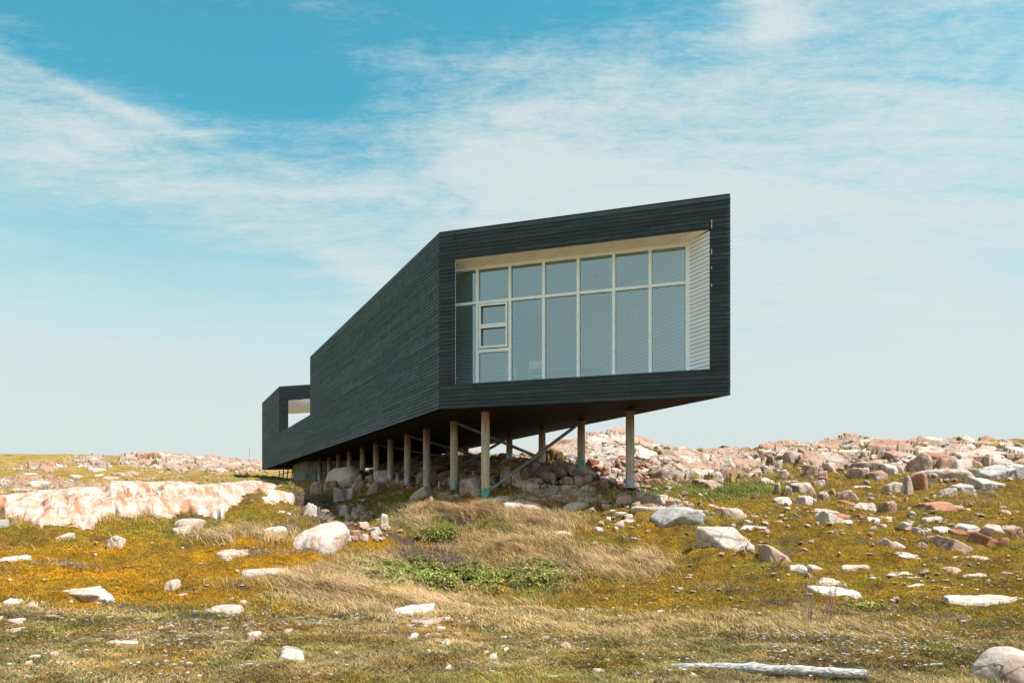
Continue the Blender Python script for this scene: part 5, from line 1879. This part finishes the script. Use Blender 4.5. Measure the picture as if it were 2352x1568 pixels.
# grass classes
gsel = (k >= 2) & (k < 6)
keepg = rng.random(len(X_)) < np.where(k == 5, .12, .92)
gsel &= keepg
xg, yg, zg_, kg = X_[gsel], Y_[gsel], Z_[gsel], k[gsel]
n = len(xg)
palG = {2: np.array([0.50, 0.36, 0.165]), 3: np.array([0.22, 0.23, 0.05]), 4: np.array([0.52, 0.345, 0.16]), 5: np.array([0.22, 0.165, 0.11])}
cg = np.zeros((n, 3))
for kk, c_ in palG.items():
    cg[kg == kk] = c_
mixg = rng.random(n)
cg = np.where(((kg == 4) & (mixg < .20))[:, None], np.array([0.17, 0.16, 0.045]), cg)
cg = np.where(((kg == 4) & (mixg > .70))[:, None], np.array([0.40, 0.30, 0.16]), cg)
cg = np.where(((kg == 2) & (mixg < .18))[:, None], np.array([0.24, 0.20, 0.06]), cg)
cg = np.where(((kg == 2) & (mixg > .88))[:, None], np.array([0.44, 0.22, 0.12]), cg)
cg = jitter(cg, n, .22) * (1 + .38 * fbm(xg * 1.7, yg * 1.7, seed=151, oct=4))[:, None]
ln = np.select([kg == 2, kg == 3, kg == 4], [.13, .10, .05], .05) * rng.uniform(.55, 1.5, n) * (1 + .012 * yg)
ln *= np.where((kg == 2) & (yg < 11.5), .55, 1.0)
wd = (.0035 + .00042 * yg) * rng.uniform(.7, 1.4, n)
leanv = np.select([kg == 2, kg == 3], [1.0, .8], .95)
tf = kg == 4
ln[tf] = rng.uniform(.02, .06, tf.sum()) * (1 + .012 * yg[tf])
wd[tf] *= 1.35
cg[tf] = heath_tint(xg[tf], yg[tf], cg[tf] * .84, np.full(tf.sum(), .9)) * (1 + .5 * fbm(xg[tf] * 5, yg[tf] * 5, seed=163, oct=3) + .35 * fbm(xg[tf] * 1.2, yg[tf] * 2, seed=167, oct=3)).clip(.35, 2)[:, None]
tufts('turf', xg[tf], yg[tf], zg_[tf], ln[tf], wd[tf], np.full(tf.sum(), 1.3), cg[tf], 2, 'short mottled turf of tan and green blades in the foreground', 'turf', (-.1, 0))
tf = (~tf) & (rng.random(len(kg)) < np.clip(.75 + 1.3 * fbm(xg * 3, yg * 3, seed=165, oct=3), .15, 1))
xg, yg, zg_, ln, wd, leanv, cg = xg[tf], yg[tf], zg_[tf], ln[tf], wd[tf], leanv[tf], cg[tf]
tufts('grass', xg, yg, zg_, ln, wd, leanv, cg, 2, 'tan and green wind bent grass growing between the heath mats', 'grass')

# extra long pale grass swept over by the wind
xs, ys = [], []
for (a, b_, ra, rb, n_) in [(790, 1350, 95, 34, 4500), (1165, 1268, 120, 26, 5000), (1050, 1172, 150, 10, 5500), (960, 1395, 80, 16, 2600), (1440, 1295, 85, 28, 2600), (890, 1305, 55, 18, 1500), (960, 1200, 40, 12, 900),
                            (560, 1235, 100, 12, 1600), (1240, 1205, 80, 20, 2200)]:
    pa = rng.normal(a, ra * .6, n_)
    pb = rng.normal(b_, rb * .6, n_)
    # turn directions into ground points on a coarse table
    uniq = np.stack([np.round(pa / 6) * 6, np.round(pb / 3) * 3], 1)
    key, inv = np.unique(uniq, axis=0, return_inverse=True)
    yk = np.array([cast(u_[0], u_[1]) for u_ in key])
    yy = yk[inv.ravel()] + rng.normal(0, .12, n_)
    xs.append((pa - CX) / F * yy)
    ys.append(yy)
xs, ys = np.concatenate(xs), np.concatenate(ys)
kp = off_rocks(xs, ys, 1.0) & (ys < 26) & (fbm(xs * 1.6, ys * 1.6, seed=141, oct=3) > -.12)
xs, ys = xs[kp], ys[kp]
n = len(xs)
cg = jitter(np.where((rng.random(n) < .3)[:, None], np.array([0.52, 0.31, 0.18]), np.array([0.58, 0.43, 0.24])), n, .2) * (1 + .4 * fbm(xs * 2.1, ys * 2.1, seed=153, oct=3))[:, None]
tufts('dry_grass', xs, ys, h(xs, ys), rng.uniform(.12, .30, n), (.003 + .00038 * ys) * rng.uniform(.7, 1.3, n), np.full(n, 1.15), cg, 2, 'long pale dry grass swept over by the wind', 'dry grass', (-.75, .1))

# small bright green blades in the near turf and blue flowers
n = 9000
xt, yt = sample(n, 5.6, 12.5)
kp = off_rocks(xt, yt, 1.05) & (fbm(xt * .9, yt * .9, seed=131, oct=3) > -.05)
xt, yt = xt[kp], yt[kp]
n = len(xt)
rep = 5
xt = np.repeat(xt, rep) + rng.normal(0, .012, n * rep)
yt = np.repeat(yt, rep) + rng.normal(0, .012, n * rep)
n = len(xt)
tufts('green_shoots', xt, yt, h(xt, yt), rng.uniform(.03, .075, n), rng.uniform(.007, .013, n), np.full(n, .9), jitter(np.tile([0.10, 0.16, 0.035], (n, 1)), n, .25), 2, 'short broad green iris shoots in the near turf', 'shoots', (0, 0))

fx, fy = [], []
for (a, b_, ra, rb, n_) in [(760, 1425, 190, 14, 120), (620, 1432, 120, 10, 40), (200, 1455, 150, 25, 90), (380, 1470, 120, 12, 60), (1000, 1435, 120, 10, 45), (1290, 1480, 90, 14, 45), (1950, 1465, 190, 14, 170), (2000, 1510, 160, 18, 110), (1550, 1540, 60, 12, 30), (400, 1540, 160, 16, 60), (1350, 1410, 200, 14, 25), (2200, 1500, 100, 25, 25)]:
    for _ in range(int(n_ * .55)):
        p_, q_ = random.gauss(a, ra * .9), random.gauss(b_, rb * 1.1)
        yy = cast(p_, min(q_, 1600))
        fx.append((p_ - CX) / F * yy)
        fy.append(yy)
fx, fy = np.array(fx), np.array(fy)
nf = len(fx)
zf = h(fx, fy) + rng.uniform(.04, .075, nf)
Vf, Ff = [], []
b0 = 0
for i in range(nf):
    for kf in range(5):
        th = kf * 1.2566 + rng.uniform(-.2, .2)
        c_, s_ = math.cos(th), math.sin(th)
        L_ = .011 * rng.uniform(.8, 1.4)
        P = np.array([fx[i], fy[i], zf[i]])
        Vf += [P, P + np.array([c_ * L_ - s_ * L_ * .45, s_ * L_ + c_ * L_ * .45, .006]), P + np.array([c_ * L_ * 1.6, s_ * L_ * 1.6, .004]), P + np.array([c_ * L_ + s_ * L_ * .45, s_ * L_ - c_ * L_ * .45, .006])]
        Ff.append([b0, b0 + 1, b0 + 2, b0 + 3])
        b0 += 4
colf = np.repeat(jitter(np.tile([0.55, 0.62, 0.80], (nf, 1)), nf, .15), 20, 0)
me = np_mesh('blue_flowers', np.array(Vf), [np.array(Ff)], False, colf)
tag(link('blue_flowers', me, M['leaf']), 'tiny pale blue flowers dotted through the near turf', 'flowers', None, 'stuff')


# leafy green plants in the hollow
def leafy(name, spots, label, cat, size=(.05, .10)):
    V, Fq, C = [], [], []
    b0 = 0
    for (x_, y_, hgt) in spots:
        z_ = float(h(x_, y_))
        tone = random.uniform(.7, 1.3)
        for st_ in range(random.randint(3, 5)):
            a = random.uniform(0, 6.28)
            tip = V3((x_ + math.cos(a) * hgt * .5, y_ + math.sin(a) * hgt * .5, z_ + hgt * random.uniform(.6, 1)))
            for lf in range(random.randint(5, 8)):
                b_ = random.uniform(0, 6.28)
                L_ = random.uniform(*size)
                d_ = V3((math.cos(b_), math.sin(b_), random.uniform(-.75, .15))).normalized()
                s_ = V3((-d_.y, d_.x, 0)).normalized() * L_ * .2
                m_ = tip + d_ * L_ * .5 + V3((0, 0, L_ * .1))
                V += [tip, m_ + s_, tip + d_ * L_, m_ - s_, m_ - V3((0, 0, L_ * .03))]
                Fq += [[b0, b0 + 1, b0 + 4], [b0 + 1, b0 + 2, b0 + 4], [b0 + 2, b0 + 3, b0 + 4], [b0 + 3, b0, b0 + 4]]
                g = tone * random.uniform(.75, 1.3)
                cc = (0.12 * g, 0.165 * g, 0.03 * g) if random.random() < .6 else (.34 * g, .33 * g, .09 * g)
                C += [cc] * 5
                b0 += 5
    me = np_mesh(name, np.array([tuple(v) for v in V]), [np.array(Fq)], False, np.array(C))
    return tag(link(name, me, M['leaf']), label, cat, None, 'stuff')


sp_ = []
for (a, b_, ra, rb, n_) in [(925, 1318, 80, 24, 170), (1010, 1330, 140, 24, 170), (1110, 1335, 140, 20, 110), (1230, 1328, 80, 18, 70), (1010, 1238, 40, 9, 60), (1990, 1408, 60, 10, 8), (1260, 1312, 25, 10, 40)]:
    for _ in range(n_):
        p_, q_ = random.gauss(a, ra * .6), random.gauss(b_, rb * .7)
        yy = cast(p_, q_)
        if 8 < yy < 24:
            sp_.append(((p_ - CX) / F * yy, yy, random.uniform(.08, .22)))
leafy('leafy_plants', sp_, 'glossy green leafy plants in the grassy hollow', 'leafy plants')


# twiggy dead shrubs
def twigs(name, spots, mat, label, cat, r0=.004):
    mb = MB()
    for (x_, y_, hgt, n_, spread) in spots:
        z_ = float(h(x_, y_))
        for _ in range(n_):
            a = random.uniform(0, 6.28)
            p = V3((x_ + random.uniform(-.05, .05), y_ + random.uniform(-.05, .05), z_ - .01))
            d_ = V3((math.cos(a) * spread, math.sin(a) * spread, 1)).normalized()
            pts = [p]
            L_ = hgt * random.uniform(.6, 1.1)
            for k_2 in range(3):
                d_ = (d_ + V3((random.uniform(-.35, .35), random.uniform(-.35, .35), random.uniform(-.15, .2)))).normalized()
                pts.append(pts[-1] + d_ * L_ / 3)
            mb.tube(pts, [r0, r0 * .8, r0 * .6, r0 * .3], 4, False)
            for k_2 in (1, 2):
                e_ = (d_ + V3((random.uniform(-.9, .9), random.uniform(-.9, .9), random.uniform(-.2, .5)))).normalized()
                mb.tube([pts[k_2], pts[k_2] + e_ * L_ * .35], [r0 * .6, r0 * .25], 3, False)
    o = mb.build(name, mat)
    return tag(o, label, cat, None, 'stuff')


def spots_at(blobs, hg, n_tw, spread):
    r = []
    for (a, b_, ra, rb, n_) in blobs:
        for _ in range(n_):
            p_, q_ = random.gauss(a, ra * .6), random.gauss(b_, rb * .6)
            yy = cast(p_, q_)
            r.append(((p_ - CX) / F * yy, yy, random.uniform(*hg), n_tw, spread))
    return r


twigs('dead_twigs', spots_at([(960, 1280, 55, 14, 60), (1040, 1300, 60, 12, 60), (1300, 1300, 30, 14, 22)], (.15, .34), 7, .6), M['twig'], 'bare reddish brown twigs of shrubs in the grassy hollow', 'shrub twigs', .005)
twigs('pale_twigs', spots_at([(700, 1138, 14, 10, 60), (722, 1160, 14, 14, 80), (750, 1184, 18, 12, 90), (785, 1206, 18, 10, 60), (700, 1268, 60, 8, 30), (1450, 1190, 60, 8, 14), (1650, 1350, 60, 8, 10), (2200, 1425, 60, 8, 12), (650, 1212, 30, 6, 20), (590, 1270, 60, 6, 24), (150, 1298, 60, 5, 20), (1200, 1205, 40, 5, 20), (1790, 1275, 25, 8, 26), (2000, 1245, 30, 6, 14)], (.08, .18), 8, 1.6), M['dry_twig'],
      'tangled grey dead heath twigs at the edges of the heath mats', 'dead twigs', .004)
twigs('tall_stems', spots_at([(1885, 1435, 45, 8, 16), (1870, 1390, 60, 10, 10), (1020, 1195, 50, 8, 10), (900, 1215, 25, 8, 8)], (.3, .62), 2, .22), M['twig'], 'thin brown standing dead stems in the heath and grass', 'dead stems', .0035)

# log
def ground_pt(px, py, up=0.0):
    yy = cast(px, py)
    x_ = (px - CX) / F * yy
    return V3((x_, yy, float(h(x_, yy)) + up))


a = ground_pt(1545, 1537, .03)
b_ = ground_pt(1991, 1562, .045)
pts, rad = [], []
for i in range(26):
    f_ = i / 25
    p = a.lerp(b_, f_)
    p = p + V3((0, .006 * math.sin(f_ * 9), .012 * math.sin(f_ * 3.1) + .002 * math.sin(f_ * 21)))
    pts.append(p)
    rad.append(.022 + .025 * min(1, f_ * 3.2) + .004 * math.sin(f_ * 31) + (.012 if i in (4, 11) else 0))
q = MB()
q.tube(pts, rad, 20, True, .16)
tag(q.build('driftwood_log', M['old_wood'], None, True, True), 'weathered grey log lying in the turf at lower right', 'log')


def stick(ps, r, name, label, cat, mat='old_wood'):
    q = MB()
    q.tube(ps, r, 8, True, .2)
    return tag(q.build(name, M[mat], None, True), label, cat)


e = empty('driftwood_branch', ground_pt(1705, 1268), 'forked grey driftwood branch just below the largest white boulder', 'branch')
c0 = ground_pt(1718, 1262, .10)
for pp, rr in (([c0, ground_pt(1700, 1268, .07), ground_pt(1683, 1278, .01)], [.017, .012, .004]), ([c0 + V3((-.1, 0, -.02)), ground_pt(1712, 1277, .05), ground_pt(1731, 1283, .01)], [.011, .009, .004]), ([c0, ground_pt(1722, 1254, .12)], [.018, .012])):
    q = MB()
    q.tube(pp, rr, 8, True, .2)
    q.build('limb', M['dry_twig'], e, True)
stick([ground_pt(1748, 1496, .02), ground_pt(1790, 1503, .02), ground_pt(1806, 1500, .03)], [.006, .012, .016], 'driftwood_stick', 'short pale stick in the turf above the log', 'stick')
stick([ground_pt(2100, 1535, .015), ground_pt(2135, 1532, .02), ground_pt(2165, 1530, .02)], [.008, .013, .012], 'driftwood_stick', 'pale stick in the turf right of the log near the corner boulder', 'stick')
stick([ground_pt(1965, 1427, .01), ground_pt(1985, 1420, .03), ground_pt(2006, 1415, .02)], [.006, .007, .004], 'driftwood_stick', 'thin tan stick at the lower edge of the right heath', 'stick', 'twig')
stick([ground_pt(616, 1157, .02), ground_pt(622, 1163, .06), ground_pt(630, 1165, .02)], [.01, .012, .008], 'driftwood_stick', 'small grey stick beside the end of the long outcrop', 'stick')
